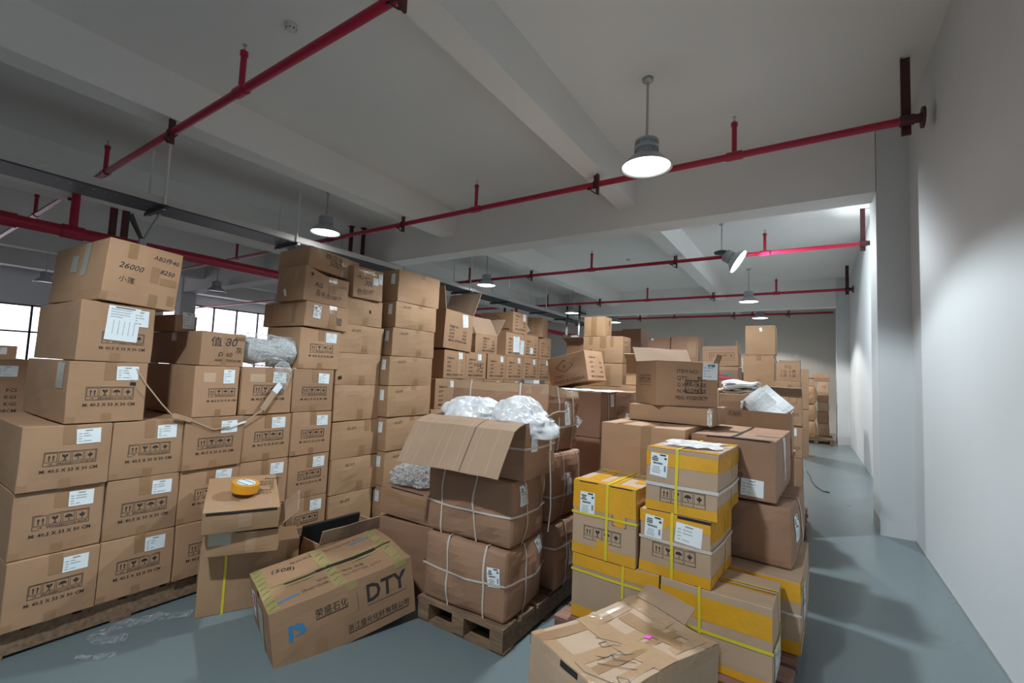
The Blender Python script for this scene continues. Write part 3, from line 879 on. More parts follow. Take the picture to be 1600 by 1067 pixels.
            F, u, v, wd, ht, M2 = q[:6]; nm = 'sticker'
            b.mrect(pg, F, u, v, wd, ht, M2, 0.003, q[6] if len(q) > 6 else 0)
        po = pg.build(nm, ob)
        if k == 'label': po['label'] = 'white paper label'
    ob['carton'] = 1
    del ob['carton']
    return ob

# ------------------------------------------------------------------ the printed carton wall (faces the aisle, +x)
MTXT = 'M: 40.5 X 33 X 30 CM'
def printed(seed, lab=True, dl=0):
    r = random.Random(seed)
    d = [('ship', 'R', -.27 + r.uniform(-.02, .02), .31 + r.uniform(-.02, .02), .61 + r.uniform(-.03, .02), MTXT),
         ('tapes', BROWNTAPE, [('R', -.07, .70, .07, .998), ('R', -.06, .002, .06, .15)]),
         ('rect', 'R', -.44, .06, .04, .035, BROWNTAPE)]
    if lab:
        d.append(('label', 'R', .235 + r.uniform(-.02, .02), .805 + r.uniform(-.02, .015), .105, .082, r.uniform(-3, 3)))
    return d
ROWZ = (.148, .500, .848)
COLY = (.605, .980, 1.353, 1.727, 2.100)
cn = ('corner', 'second', 'third', 'fourth', 'fifth')
rn = ('bottom layer', 'middle layer', 'third layer')
for ci in range(5):
    for ri in range(3):
        h = (.348, .344, .342)[ri]
        rr = random.Random(ci * 10 + ri)
        yw = .368 if ci < 4 else .352
        carton('printed brown carton, %s of the %s column of the printed carton wall' % (rn[ri], cn[ci]),
               (-3.44 + rr.uniform(-.012, .012), COLY[ci] + rr.uniform(0, .006), ROWZ[ri]), .90, yw, h, 0, printed(ci * 7 + ri),
               group='printed cartons in the wall by the floor film')
# fourth layer and above
carton('printed carton fourth up in the corner tower, with twine hanging from its label', (-3.44, .765, 1.195), .92, .362, .35, 0,
       printed(40) + [('tape', 'F', .28, .55, .42, .97, GREYTAPE), ('rect', 'R', .31, .64, .03, .02, MARKER)])
carton('printed carton with a large white sheet stuck over its marks, corner tower', (-3.44, .785, 1.548), .90, .350, .345, 0,
       [('ship', 'R', -.20, .36, .50, MTXT), ('label', 'R', .30, .78, .075, .1), ('label', 'R', .05, .66, .155, .205, -3, 'sheet'),
        ('tapes', BROWNTAPE, [('R', -.07, .002, .06, .15)])], tilt=(-.6, 0))
carton('tilted carton with handwriting 26000 on top of the corner tower', (-3.42, .855, 1.905), .96, .378, .372, 1.5,
       [('txt', 'R', '26000', -.18, .60, .034, dict(M=MARKER, shear=.25, rot=-4)), ('txt', 'R', '小莲', -.22, .38, .028, dict(M=MARKER, rot=-4)),
        ('txt', 'R', 'AB2件40', .27, .83, .026, dict(M=MARKER, shear=.2, rot=-4)), ('txt', 'R', '8250', .31, .62, .027, dict(M=MARKER, shear=.2, rot=-5)),
        ('tapes', BROWNTAPE, [('R', -.26, .74, -.14, .98), ('R', .08, .42, .20, .68), ('R', .22, .40, .46, .52), ('R', .10, .02, .22, .22), ('R', .36, .08, .46, .24)]),
        ('tapes', GREYTAPE, [('F', .10, .42, .20, .98), ('F', -.1, .5, .02, .8)]), ('tape', 'R', -.5, .02, -.42, .14, BROWNTAPE)],
       tilt=(-3.4, 1.2), M=KRAFT)
carton('wide printed carton fourth up beside the corner tower, patch of old label', (-3.44, 1.385, 1.195), .84, .285, .345, 0,
       [('ship', 'R', -.18, .42, .56, MTXT), ('label', 'R', .26, .80, .075, .095), ('rect', 'R', -.18, .78, .075, .065, PALE), ('tape', 'R', .0, .002, .12, .14, BROWNTAPE)])
carton('printed carton fourth up, under the white plastic wrapped roll', (-3.44, 1.690, 1.195), .60, .385, .345, 0,
       printed(44) + [('rect', 'R', -.2, .78, .12, .06, PALE)])
carton('printed carton fourth up in the fifth column, next to the tan cartons', (-3.44, 2.085, 1.195), .60, .365, .345, 0, printed(45))
carton('flat plain carton with handwriting 80 lying on the wide printed carton', (-3.46, 1.415, 1.543), .86, .285, .235, 0,
       [('txt', 'R', '值', -.18, .72, .05, dict(M=MARKER)), ('txt', 'R', '80', .16, .74, .058, dict(M=MARKER, shear=.2)), ('txt', 'R', '5000', .36, .86, .026, dict(M=MARKER, shear=.3)),
        ('txt', 'R', 'D°60', .05, .36, .030, dict(M=MARKER, shear=.2)), ('txt', 'R', '灰', .36, .50, .036, dict(M=MARKER)), ('txt', 'R', 'AE43-4752X30CM', .12, .18, .016, dict(M=INK, res=1)),
        ('tapes', BROWNTAPE, [('F', -.05, .72, .05, .99), ('R', -.02, .002, .08, .9)])], tilt=(-.8, 0))
carton('printed carton fifth up, under the short carton with a barcode label', (-3.44, 2.115, 1.545), .50, .375, .338, 0, printed(46))
carton('short carton with crossed tape marks and a barcode label on the printed column', (-3.42, 2.125, 1.887), .62, .410, .205, 0,
       [('label', 'R', -.26, .62, .065, .105, -3, 'ship'), ('txt', 'R', '拉', .12, .6, .06, dict(M=MARKER)), ('txt', 'R', '腊', .26, .35, .05, dict(M=MARKER)),
        ('tapes', BROWNTAPE, [('F', -.32, .1, -.26, .95), ('F', .22, .15, .30, .98), ('R', .02, .01, .2, .98)])], tilt=(-2, 0), bulge=.012)
def warp_peak(p, w, d, h):
    if p.z > h * .5:
        p.z += .055 * max(0, 1 - abs(p.y + d / 2) / (d * .45)) * (p.z / h)
    return p
carton('carton with a bulging peaked corner, second from the top of the printed column', (-3.42, 2.10, 2.095), .40, .42, .235, 0,
       [('txt', 'R', 'AG', -.22, .56, .036, dict(M=MARKER, shear=.3)), ('txt', 'R', '及毛衣', -.1, .30, .034, dict(M=MARKER, rot=-4)), ('txt', 'R', '100个', .22, .28, .034, dict(M=MARKER, shear=.3)),
        ('txt', 'R', 'LONG', .35, .72, .024, dict(M=FADED)), ('rect', 'R', -.36, .82, .02, .02, MARKER), ('tape', 'R', .0, .4, .2, .99, BROWNTAPE),
        ('tapes', CLEARTAPE, [('F', .18, .55, .34, .99), ('F', -.4, .6, -.3, .99)]), ('sticker', 'F', -.12, .3, .035, .06, PAPER, 8)], tilt=(-2, 0), bulge=.015, warp=warp_peak)
carton('tilted carton with black handwriting, topmost over the printed column', (-3.50, 2.17, 2.372), .46, .50, .185, 0,
       [('txt', 'R', '棉花色', -.02, .72, .045, dict(M=MARKER, rot=-3)), ('txt', 'R', '500包', .05, .45, .048, dict(M=MARKER, shear=.2, rot=-3)), ('txt', 'R', '腈', .38, .42, .05, dict(M=MARKER)),
        ('tapes', CLEARTAPE, [('R', -.45, .5, -.25, .99), ('R', .12, .02, .28, .99)])], tilt=(-5, -1), bulge=.012)
carton('shrink wrapped carton with glossy tape and scribbles, topmost over the tan column', (-3.42, 2.57, 2.205), .46, .335, .285, 0,
       [('txt', 'R', '毛衣', -.2, .72, .05, dict(M=MARKER, rot=5)), ('txt', 'R', '300', .0, .5, .05, dict(M=MARKER, shear=.4)), ('txt', 'R', '色织布', -.1, .22, .045, dict(M=MARKER, rot=8)),
        ('label', 'R', .22, .62, .06, .07, 0), ('label', 'R', .40, .74, .05, .1, 0, 'form'),
        ('tapes', CLEARTAPE, [('R', -.45, .7, .1, .9), ('R', -.3, .3, .3, .42), ('R', .1, .05, .22, .95)])], bulge=.012)
# box half hidden between the corner tower and the 80 carton
carton('small taped carton peeking out behind the corner tower', (-3.95, 1.43, 1.785), .30, .16, .125, 10, [('label', 'R', .1, .7, .09, .12)])
# tan column without print
for lab, y, z, dd, h, tl in (
        ('plain tan carton at the bottom of the column next to the printed wall', 2.490, .148, .46, .305, 0),
        ('plain tan carton second up in the column next to the printed wall', 2.485, .455, .55, .305, -.8),
        ('plain tan carton with faint writing, third up next to the printed wall', 2.480, .765, .56, .325, .5),
        ('plain tan carton with a folded crease, fourth up next to the printed wall', 2.478, 1.095, .49, .315, 0),
        ('plain tan carton with a torn hole, fifth up next to the printed wall', 2.474, 1.413, .48, .285, 0),
        ('plain tan carton with faint script, sixth up next to the printed wall', 2.484, 1.700, .49, .255, 0),
        ('plain tan carton with a small black hole, under the shrink wrapped carton', 2.500, 1.958, .44, .245, 0)):
    dc = [('tape', 'R', .0, .002, .12, .3, BROWNTAPE)]
    if 'faint' in lab or 'bottom' in lab or 'second' in lab:
        dc.append(('txt', 'R', '48-8件', -.15, .80, .026, dict(M=FADED, shear=.3)))
    if 'crease' in lab: dc.append(('seam', 'R', -.48, .70, .48, .708))
    if 'torn' in lab: dc.append(('rect', 'R', -.42, .22, .04, .03, DARKGAP, 20))
    if 'small black hole' in lab: dc.append(('rect', 'R', .16, .55, .022, .03, DARKGAP, 15))
    if 'third' in lab: dc.append(('tape', 'R', .1, .7, .2, .99, BROWNTAPE))
    carton(lab, (-3.45, y, z), .60, dd, h, 0, dc, TAN, 'plain tan cartons by the printed wall', (tl, 0), bulge=.014, rough=.006)
# second tan column, faces a little forward
CL = [('label', 'F', .37, .70, .05, .10)]
for lab, z, h, dd, x, y in (
        ('tan carton at the bottom of the second tan column behind the bubble wrap box', .148, .32, .57, -3.36, 3.00),
        ('tan carton second up in the second tan column', .470, .32, .57, -3.35, 2.99),
        ('tan carton third up in the second tan column, below the bulged one', .792, .32, .57, -3.34, 2.98),
        ('tan carton fourth up in the second tan column, with a bulged belly', 1.115, .295, .58, -3.33, 2.965),
        ('tan carton fifth up in the second tan column, with faint writing', 1.412, .285, .58, -3.34, 2.975),
        ('tan carton third from the top of the second tan column', 1.700, .275, .58, -3.36, 3.01),
        ('tan carton second from the top of the second tan column, with a dented upper edge', 1.978, .255, .57, -3.36, 3.03),
        ('tan carton on top of the second tan column', 2.236, .315, .585, -3.36, 3.045)):
    dc = list(CL) + [('tapes', BROWNTAPE, [('R', .05, .002, .15, .25), ('R', .02, .86, .12, .998)])]
    if z > .4 and z < 2: dc.append(('txt', 'R', '48-8件', -.25, .82, .026, dict(M=FADED, shear=.3)))
    carton(lab, (x, y, z), .55, dd, h, 0, dc, TAN, 'tan cartons in the second tan column', (0, 0), bulge=.016, rough=.007)
# ------------------------------------------------------------------ second printed wall (item stencils)
IT = ('item', 'R', -.36, .34, .72, .14)
def stencil(seed, lab=True, diamond=True):
    r = random.Random(seed)
    d = [IT]
    if lab: d.append(('label', 'R', r.uniform(.12, .25), .82, .07, .075, r.uniform(-6, 6), 'form'))
    if diamond: d += [('diamond', 'F', 0, .62, .2, .13, INK)]
    return d
X2 = -3.44
for i in range(6):                                   # two low layers, mostly hidden by the strapped cartons
    for z, h in ((.148, .335), (.485, .330), (.817, .330)):
        if z < .8 and i % 2: continue
        carton('stencilled brown carton low in the second printed wall, mostly hidden behind strapped cartons', (X2, 3.68 + .455 * i, z), .55, .44 if z > .8 else .895, h, 0,
               [IT] if z > .8 else [], group='low cartons of the second printed wall')
names2 = ('first', 'second', 'third', 'fourth', 'fifth', 'sixth')
for i in range(6):
    y = 3.73 + .445 * i
    if i < 4:
        carton('stencilled carton, %s in the layer just above the strapped cartons' % names2[i], (X2, y, 1.150), .50, .43, .335, 0, stencil(i + 3) + ([('label', 'R', .36, .6, .05, .11)] if i == 1 else []),
               group='stencilled cartons in the second printed wall')
for i, (y, dd) in enumerate(((3.85, .385), (4.24, .41), (4.68, .42), (5.11, .42), (5.545, .415), (5.975, .40))):
    dc = stencil(i + 20)
    if i == 1: dc += [('txt', 'R', '开司米', .05, .52, .04, dict(M=MARKER)), ('txt', 'R', '12', .1, .34, .04, dict(M=MARKER, shear=.3))]
    if i == 0: dc += [('tape', 'R', .1, .05, .3, .98, CLEARTAPE)]
    carton('stencilled carton, %s along the layer under the open topped boxes' % names2[i], (X2, y, 1.488), .52, dd, .325, 0, dc, group='stencilled cartons in the second printed wall')
carton('tall stencilled box with pale flaps standing open and a blue stamped label', (-3.42, 3.80, 1.822), .50, .50, .44, 0,
       [('item', 'R', -.34, .28, .58, .22), ('label', 'R', .20, .80, .10, .15, 8, 'form'), ('flap', 'F', 78, .26), ('flap', 'B', 68, .34)], tilt=(-3.0, 0), open_top=True)
carton('stencilled carton with its brown top flap propped open beside the tall open box', (-3.44, 4.41, 1.815), .50, .46, .235, 0,
       [('item', 'R', -.2, .36, .80, .15), ('flap', 'L', 60, .25), ('flap', 'R', 120, .26), ('flap', 'B', 55, .3)], open_top=True, tilt=(0, 0), bulge=.015)
carton('stencilled carton with two white sheets hanging on its face', (X2, 5.08, 1.815), .50, .46, .320, 0, [IT, ('label', 'R', .05, .52, .16, .22, 2, 'sheet'), ('label', 'R', .38, .42, .11, .20, -3, 'sheet'), ('diamond', 'F', 0, .62, .2, .13, INK)])
carton('stencilled carton between the white sheets and the wire end carton', (X2, 5.55, 1.815), .50, .40, .330, 0, [IT, ('label', 'R', 0, .3, .08, .09)])
carton('stencilled carton at the far end of the third layer, clear tape on its side', (X2, 6.0, 1.815), .50, .36, .33, 0, [IT, ('tape', 'R', .34, .3, .48, .98, CLEARTAPE)])
carton('carton with a large diamond mark on top of the second printed wall', (X2, 5.235, 2.140), .56, .385, .295, 0, [('item', 'R', -.36, .34, .82, .2), ('label', 'R', .25, .8, .08, .1), ('diamond', 'F', -.05, .62, .24, .15, INK), ('txt', 'F', 'CHINA', .28, .18, .03, dict(M=INK, res=1))])
carton('carton with a loose hanging paper tag, last on top of the second printed wall', (-3.40, 5.98, 2.142), .34, .34, .30, 14, [('item', 'F', -.3, .3, .82, .2, FADED), ('label', 'F', -.2, .38, .075, .09, 32, 'form'), ('label', 'F', -.34, .12, .05, .08, 20), ('tape', 'F', -.02, .1, .1, .9, CLEARTAPE)])
# small odds at the end of that wall
carton('small open carton behind the end of the second printed wall', (-3.0, 6.75, 1.82), .36, .3, .3, 0, [('flap', 'F', 20, .2), ('flap', 'L', 60, .16)], open_top=True)
carton('small plain carton at the back beyond the second printed wall', (-3.3, 7.9, 1.82), .30, .26, .22, -20, [('rect', 'R', 0, .6, .03, .09, INK)], M=PALE)
carton('low wide carton under the small back cartons', (-2.75, 6.75, 1.47), 1.0, 1.5, .345, 0, [], TAN)
for z in (.0, .49, .98):
    carton('large brown carton in the back stack hidden by the stencilled wall', (-2.75, 6.75, z), 1.0, 1.5, .485, 0, [], TAN, 'large hidden cartons of the back stack')

# ------------------------------------------------------------------ loose boxes on the floor by the wall
carton('flattened brown carton with a yellow strap leaning under the tape roll boxes', (-3.15, 1.385, 0.0), .27, .56, .405, -26,
       [('strap', 'y', -.25, YELSTRAP, .014), ('label', 'F', .4, .66, .03, .13), ('tape', 'R', .38, .02, .5, .98, BROWNTAPE)], TAN, bulge=.01)
carton('worn low carton with a dark water stain, under the box holding the tape roll', (-3.02, 1.345, .412), .46, .395, .15, -32,
       [('rect', 'R', -.3, .68, .12, .07, GREYTAPE), ('gap', 'R', -.1, .9, .48, .99), ('tapes', CLEARTAPE, [('R', .05, .05, .2, .95)]), ('flap', 'B', 40, .14, -.5, .5)], TAN, tilt=(0, 2), bulge=.010)
carton('low carton with glossy taped front edge holding up the orange tape roll', (-2.945, 1.29, .608), .52, .40, .135, -26,
       [('gap', 'R', -.46, .88, .46, .995), ('tapes', CLEARTAPE, [('R', -.04, .2, .14, .995), ('T', .2, .0, .5, .9)]), ('tape', 'T', -.4, .34, .4, .46, BROWNTAPE),
        ('item', 'T', -.30, .12, .92, .70, FADED), ('txt', 'T', 'Sweet', -.36, .95, .03, dict(M=MARKER, shear=.4, rot=80))], TAN, tilt=(0, 10), bulge=.008)
# orange tape roll
o = empty('tape_roll', 'orange packing tape roll lying on the low carton', 'tape roll', (-3.03, 1.56, .758), (0, R(10), R(20)))
g = Geo(); g.lathe([(.062, 0), (.078, 0), (.079, .003), (.079, .052), (.078, .055), (.062, .055)], ORANGE, 48, close=True); g.build('tape_winding', o, False)
g = Geo(); g.lathe([(.055, 0), (.062, 0), (.062, .056), (.055, .056)], CORE, 48, close=True); g.build('core', o, False)
g = Geo(); g.lathe([(0.0001, .0535), (.060, .0535)], PAPER, 40)
for i in range(-2, 3):
    g.box(-.012 + i * .018, -.001 + i * .018, .018, .030, .054, .0546, TEALINK)
    g.box(-.012 + i * .018, .001 + i * .018, -.034, -.022, .054, .0546, TEALINK)
g.build('core_label', o, False)
# big printed carton tilted on the pallet corner
def warp_dty(p, w, d, h):
    # the two top flaps rise toward the middle seam at the far end
    t = max(0, p.z / h - .98) * 50
    if p.z > h * .9:
        p.z += .022 * t * max(0, 1 - abs(p.x + .08) / (w * .5)) * (p.y / d + .55)
    return p
carton('long carton printed DTY with blue logo, lying tilted on the floor in front', (-2.325, 1.425, .004), .58, .80, .345, -18.5,
       [('txt', 'R', 'DTY', .29, .69, .100, dict(M=INK, width=.245)), ('txt', 'R', '荣盛石化', -.115, .715, .036, dict(M=INK, width=.175)), ('rect', 'R', -.115, .63, .17, .006, INK),
        ('txt', 'R', '浙江盛元化纤有限公司', .215, .245, .031, dict(M=INK, width=.375)), ('rect', 'R', .215, .165, .37, .005, INK), ('rect', 'R', .29, .485, .24, .004, FADED), ('rect', 'R', .065, .66, .003, .10, FADED),
        ('rect', 'R', -.385, .58, .022, .085, BLUEINK), ('rect', 'R', -.345, .655, .030, .030, BLUEINK, 45), ('rect', 'R', -.315, .60, .030, .05, BLUEINK, 20), ('rect', 'R', -.33, .52, .05, .006, BLUEINK),
        ('rect', 'R', -.2, .16, .06, .11, BROWNTAPE),
        ('rect', 'T', .36, .13, .018, .13, BLUEINK, 8), ('rect', 'T', -.30, .80, .018, .15, BLUEINK, 8),
        ('txt', 'T', '(508)', -.28, .20, .045, dict(M=MARKER, rot=70)),
        ('gap', 'T', .03, .16, .055, .40), ('gap', 'T', .015, .38, .072, .84), ('gap', 'T', .03, .80, .05, .97), ('gap', 'F', -.06, .93, .04, .998),
        ('txt', 'T', '涤纶低弹丝 POLYESTER DTY', .33, .52, .026, dict(M=FADED, rot=90)), ('txt', 'T', '规格 批号 等级 净重', .24, .52, .022, dict(M=FADED, rot=90)),
        ('txt', 'T', '涤纶低弹丝 POLYESTER DTY', -.36, .55, .026, dict(M=FADED, rot=90)),
        ('tapes', GREENTAPE, [('T', -.49, .0, .49, .07), ('T', -.49, .42, .49, .51), ('T', -.49, .88, .49, .95), ('T', -.03, .0, .01, .98), ('T', .078, .0, .115, .98), ('R', -.0, .86, .08, .998), ('R', .36, .9, .46, .998)])]
       + [('sticker', 'T', -.45 + .11 * i + (.02 if r else 0), v, .006, .05, GREENINK, 35) for r, v in enumerate((.035, .465, .915)) for i in range(9)]
       + [('label', 'F', -.26, .62, .10, .16, 0, 'form'), ('sticker', 'F', -.24, .70, .03, .08, REDINK), ('sticker', 'F', -.18, .28, .018, .17, YELSTRAP, 3), ('sticker', 'F', .08, .5, .14, .22, GREYTAPE)],
       KRAFT, tilt=(9.2, 0), bulge=.006, rough=.006, warp=warp_dty, n=10)
# open carton with a black board inside, behind the long carton
carton('low open carton with a dark inside behind the long printed carton', (-2.93, 2.06, 0.0), .44, .60, .30, -3,
       [('item', 'R', -.4, -.05, .55, .15, FADED), ('flap', 'R', 75, .10)], open_top=True, M=KRAFT)
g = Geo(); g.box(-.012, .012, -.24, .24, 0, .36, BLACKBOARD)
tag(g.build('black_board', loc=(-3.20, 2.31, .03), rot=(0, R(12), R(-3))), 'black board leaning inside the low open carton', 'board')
# stack with the bubble wrap
carton('brown carton on the floor between the long carton and the strapped stack', (-2.19, 2.44, 0.0), .50, .36, .475, 6, [], RED, bulge=.012)
carton('brown carton with old tape scars, tilted under the bubble wrap bundle', (-2.205, 2.44, .492), .50, .34, .205, 6,
       [('tapes', BROWNTAPE, [('F', -.42, .66, -.12, .86), ('F', -.10, .55, .40, .80)]), ('gap', 'F', -.3, .96, .3, .998)], RED, tilt=(0, 3), bulge=.02)
carton('plain carton standing behind the bubble wrap bundle', (-2.22, 2.90, .0), .36, .34, .64, 0, [], TAN)

# ------------------------------------------------------------------ strapped cartons with the open flap
carton('strapped brown carton at the bottom of the stack with the big open flap', (-1.455, 2.25, .147), .615, .455, .405, 2,
       [('strap', 'x', -.16, TRANSSTRAP), ('strap', 'x', .27, TRANSSTRAP), ('strap', 'z', .52, TRANSSTRAP, .013), ('strap', 'y', -.1, TRANSSTRAP), ('label', 'F', .38, .62, .085, .11, 4, 'ship'), ('label', 'R', .28, .86, .07, .09, 20, 'ship')], RED, bulge=.036, rough=.012, sag=.01, n=10, bev=.022)
carton('strapped brown carton in the middle of the stack with the big open flap', (-1.45, 2.27, .556), .64, .425, .390, 2,
       [('strap', 'x', -.28, TRANSSTRAP), ('strap', 'x', .12, TRANSSTRAP), ('strap', 'z', .48, TRANSSTRAP, .013), ('strap', 'y', -.2, TRANSSTRAP), ('label', 'R', -.26, .76, .09, .12, 0, 'ship'), ('tape', 'R', .3, .6, .5, .98, CLEARTAPE)], RED, bulge=.038, rough=.014, sag=.012, n=10, bev=.022)
carton('open strapped carton spilling white plastic bags, long cardboard flap hanging down', (-1.40, 2.31, .950), .74, .40, .335, 2,
       [('strap', 'z', .55, TRANSSTRAP, .013), ('label', 'R', -.25, .72, .065, .16, 0, 'ship'), ('label', 'R', .3, .6, .04, .12, 0, 'ship'), ('flap', 'F', -12, .42, -.5, .5, 45), ('flap', 'R', 40, .1, .0, .5), ('hang', [(.400, .06, .26), (.410, .055, .12), (.425, .05, -.05), (.430, .05, -.2), (.420, .045, -.34)])], RED, open_top=True, bulge=.015, rough=.008, n=8)
carton('reddish strapped carton at the bottom behind the open flap stack', (-1.42, 2.785, .147), .60, .48, .425, 0,
       [('strap', 'y', -.25, TRANSSTRAP), ('strap', 'y', .2, TRANSSTRAP), ('strap', 'z', .66, TRANSSTRAP, .013), ('label', 'R', -.1, .5, .08, .16, 0, 'ship')], RED, bulge=.034, rough=.014, n=10, bev=.02)
carton('reddish strapped carton in the middle behind the open flap stack', (-1.46, 2.785, .578), .60, .44, .455, 0,
       [('strap', 'y', -.22, WHITESTRAP, .009), ('strap', 'y', .3, WHITESTRAP, .009), ('strap', 'z', .38, TRANSSTRAP, .013), ('label', 'R', -.05, .52, .07, .15, 0, 'ship')], RED, bulge=.034, rough=.014, n=10, bev=.02)
def warp_sag(p, w, d, h):
    if p.z > h * .5:
        p.z -= .055 * (p.y / d + .5) * (p.z / h - .5) * 2
    return p
carton('large strapped carton with a ragged taped top behind the white bags', (-1.50, 2.77, 1.040), .86, .47, .47, 0,
       [('strap', 'x', -.28, WHITESTRAP), ('strap', 'x', .24, WHITESTRAP, .014), ('strap', 'y', -.22, WHITESTRAP, .014), ('strap', 'y', .26, WHITESTRAP, .014), ('strap', 'z', .36, TRANSSTRAP, .013), ('label', 'R', .02, .58, .075, .19, 0, 'ship'),
        ('tapes', CLEARTAPE, [('F', -.5, .86, .5, .998), ('R', -.5, .84, .5, .998), ('T', -.5, .0, .5, .2)])], RED, bulge=.022, rough=.014, n=8, bev=.01, warp=warp_sag)
# next pallet behind
for lab, C, w_, d_, h_, dc in (
        ('strapped carton with a tilted square label, top of the stack behind the ragged carton', (-1.63, 4.02, 1.01), .56, .43, .425, [('strap', 'y', -.12, WHITESTRAP), ('label', 'F', .08, .32, .09, .09, -35, 'ship'), ('label', 'R', .15, .80, .09, .12), ('marks', 'R', -.3, .35, .40, FADED, ('up', 'glass', 'umbrella', 'hand'))]),
        ('brown carton under the strapped carton with the tilted square label', (-1.63, 4.02, .58), .56, .43, .425, []),
        ('brown carton at the foot of the stack with the tilted square label', (-1.63, 4.02, .0), .56, .43, .575, []),
        ('strapped carton with a slanted paper, beside the stencilled item box', (-1.50, 4.50, 1.01), .60, .42, .425, [('strap', 'y', .2, WHITESTRAP), ('strap', 'y', -.3, WHITESTRAP), ('label', 'R', .05, .7, .07, .16, 0, 'ship'), ('label', 'F', .44, .3, .06, .17, -12)]),
        ('brown carton under the strapped carton with the slanted paper', (-1.50, 4.50, .0), .60, .42, 1.005, [])):
    carton(lab, C, w_, d_, h_, 0, dc, RED, bulge=.012)
carton('plain carton under the tilted diamond carton', (-2.22, 4.46, .0), .60, .45, 1.44, 0, [], RED)
carton('tilted carton with diamond mark and the words made in China', (-1.985, 4.55, 1.482), .52, .36, .335, -10,
       [('diamond', 'F', -.06, .62, .25, .15, INK), ('txt', 'F', 'C/NO:', -.22, .30, .036, dict(M=INK)), ('txt', 'F', 'MADE IN CHINA', .02, .13, .040, dict(M=INK)), ('item', 'R', -.30, .36, .78, .14)], KRAFT, tilt=(0, -12))
# tan stack by the far side
for lab, C, w_, d_, h_, dc in (
        ('large tan carton with three tape strips, second from the top of the back tan stack', (-1.93, 5.42, 1.755), .53, .30, .335, [('tapes', BROWNTAPE, [('F', -.34, .70, -.24, .99), ('F', -.06, .56, .10, .99), ('F', .2, .6, .28, .99), ('F', -.08, .02, .08, .45)]), ('item', 'R', -.3, .3, .8, .2, FADED), ('rect', 'F', -.28, .5, .012, .01, MARKER)]),
        ('small tan carton with one tape strip on top of the back tan stack', (-2.18, 5.43, 2.093), .28, .26, .255, [('tape', 'F', -.12, .02, .14, .99, BROWNTAPE), ('rect', 'R', .1, .7, .04, .07, FADED)]),
        ('tan carton under the three tape carton of the back tan stack', (-1.93, 5.42, 1.465), .53, .34, .285, [('tape', 'F', .1, .0, .22, .9, BROWNTAPE)])):
    carton(lab, C, w_, d_, h_, 0, dc, TAN, bulge=.008)
carton('large carton at the foot of the back tan stack', (-1.90, 5.40, .0), .75, .5, 1.46, 0, [], TAN)
carton('open carton with lit paper top beside the back tan stack', (-1.36, 5.25, 1.50), .46, .40, .30, 0, [('flap', 'F', 30, .12), ('txt', 'F', '山', .1, .9, .04, dict(M=MARKER))], TAN, open_top=True)
carton('low carton with a pale top under the open paper top carton', (-1.30, 5.15, 1.30), .55, .5, .195, 0, [('tape', 'T', -.5, .0, .5, .4, CLEARTAPE)], TAN)
carton('large carton holding up the pale topped carton', (-1.25, 5.15, .0), .62, .7, 1.295, 0, [], TAN)

# ------------------------------------------------------------------ yellow taped cartons
RP = -2.5
def ytape(*st): return ('tapes', YELTAPE, list(st))
carton('yellow taped carton in the bottom layer with an angled yellow strap', (-.685, 2.575, .147), .52, .42, .372, RP,
       [ytape(('F', -.5, .80, .5, .99), ('F', -.5, .02, .5, .2)), ('strap', 'x', .12, YELSTRAP, .014), ('strap', 'z', .74, YELSTRAP, .014)], PALE, bulge=.006)
carton('yellow taped carton at the corner of the bottom layer, white sheet on its side', (-.150, 2.555, .147), .525, .37, .372, RP,
       [ytape(('F', -.5, .60, .5, .90), ('F', -.5, .0, .5, .1), ('R', .0, .0, .2, .1)), ('strap', 'x', -.12, YELSTRAP, .014), ('strap', 'y', .1, YELSTRAP, .012), ('strap', 'z', .46, YELSTRAP, .016), ('label', 'R', .0, .24, .22, .18, 0, 'form'), ('gap', 'T', -.5, .48, .5, .5), ytape(('T', -.5, .44, .48, .52))], PALE, bulge=.006)
carton('carton at the back of the yellow taped bottom layer, white strap around it', (-.045, 2.97, .147), .50, .80, .372, RP,
       [ytape(('F', -.5, .72, .5, .99), ('F', .1, .0, .5, .18), ('R', -.5, .0, .0, .2), ('R', -.5, .8, -.3, .99)), ('strap', 'z', .55, TRANSSTRAP, .014), ('label', 'R', -.2, .55, .1, .2, 0)], PALE, bulge=.006)
carton('second back carton of the yellow taped bottom layer, mostly hidden', (-.60, 3.02, .147), .58, .74, .372, RP, [], PALE)
SM = ('up', 'glass', 'umbrella', 'hand')
carton('tall carton with yellow taped flap top and yellow cross straps', (-.815, 2.575, .522), .395, .60, .428, RP,
       [ytape(('F', -.5, .62, .5, .995), ('F', -.5, .0, .5, .14), ('F', -.1, .14, .1, .24), ('R', -.5, .6, .5, .995), ('T', -.5, .0, .5, .12), ('T', -.36, .1, -.16, .99), ('T', -.02, .1, .16, .99), ('T', .30, .3, .5, .99)),
        ('gap', 'F', -.4, .985, -.1, .998), ('gap', 'F', .1, .985, .45, .998), ('strap', 'x', .06, YELSTRAP, .016), ('strap', 'z', .56, YELSTRAP, .014), ('strap', 'y', .1, YELSTRAP, .014),
        ('marks', 'F', -.30, .28, .40, INK, SM), ('frame', 'F', .14, .48, .36, .64, .003, INK), ('rect', 'F', .25, .55, .06, .06, YELTAPE),
        ('txt', 'F', 'M:43X33X32CM', .0, .10, .022, dict(M=FADED)), ('label', 'F', -.26, .70, .095, .135, 0, 'ship')], PALE, bulge=.005)
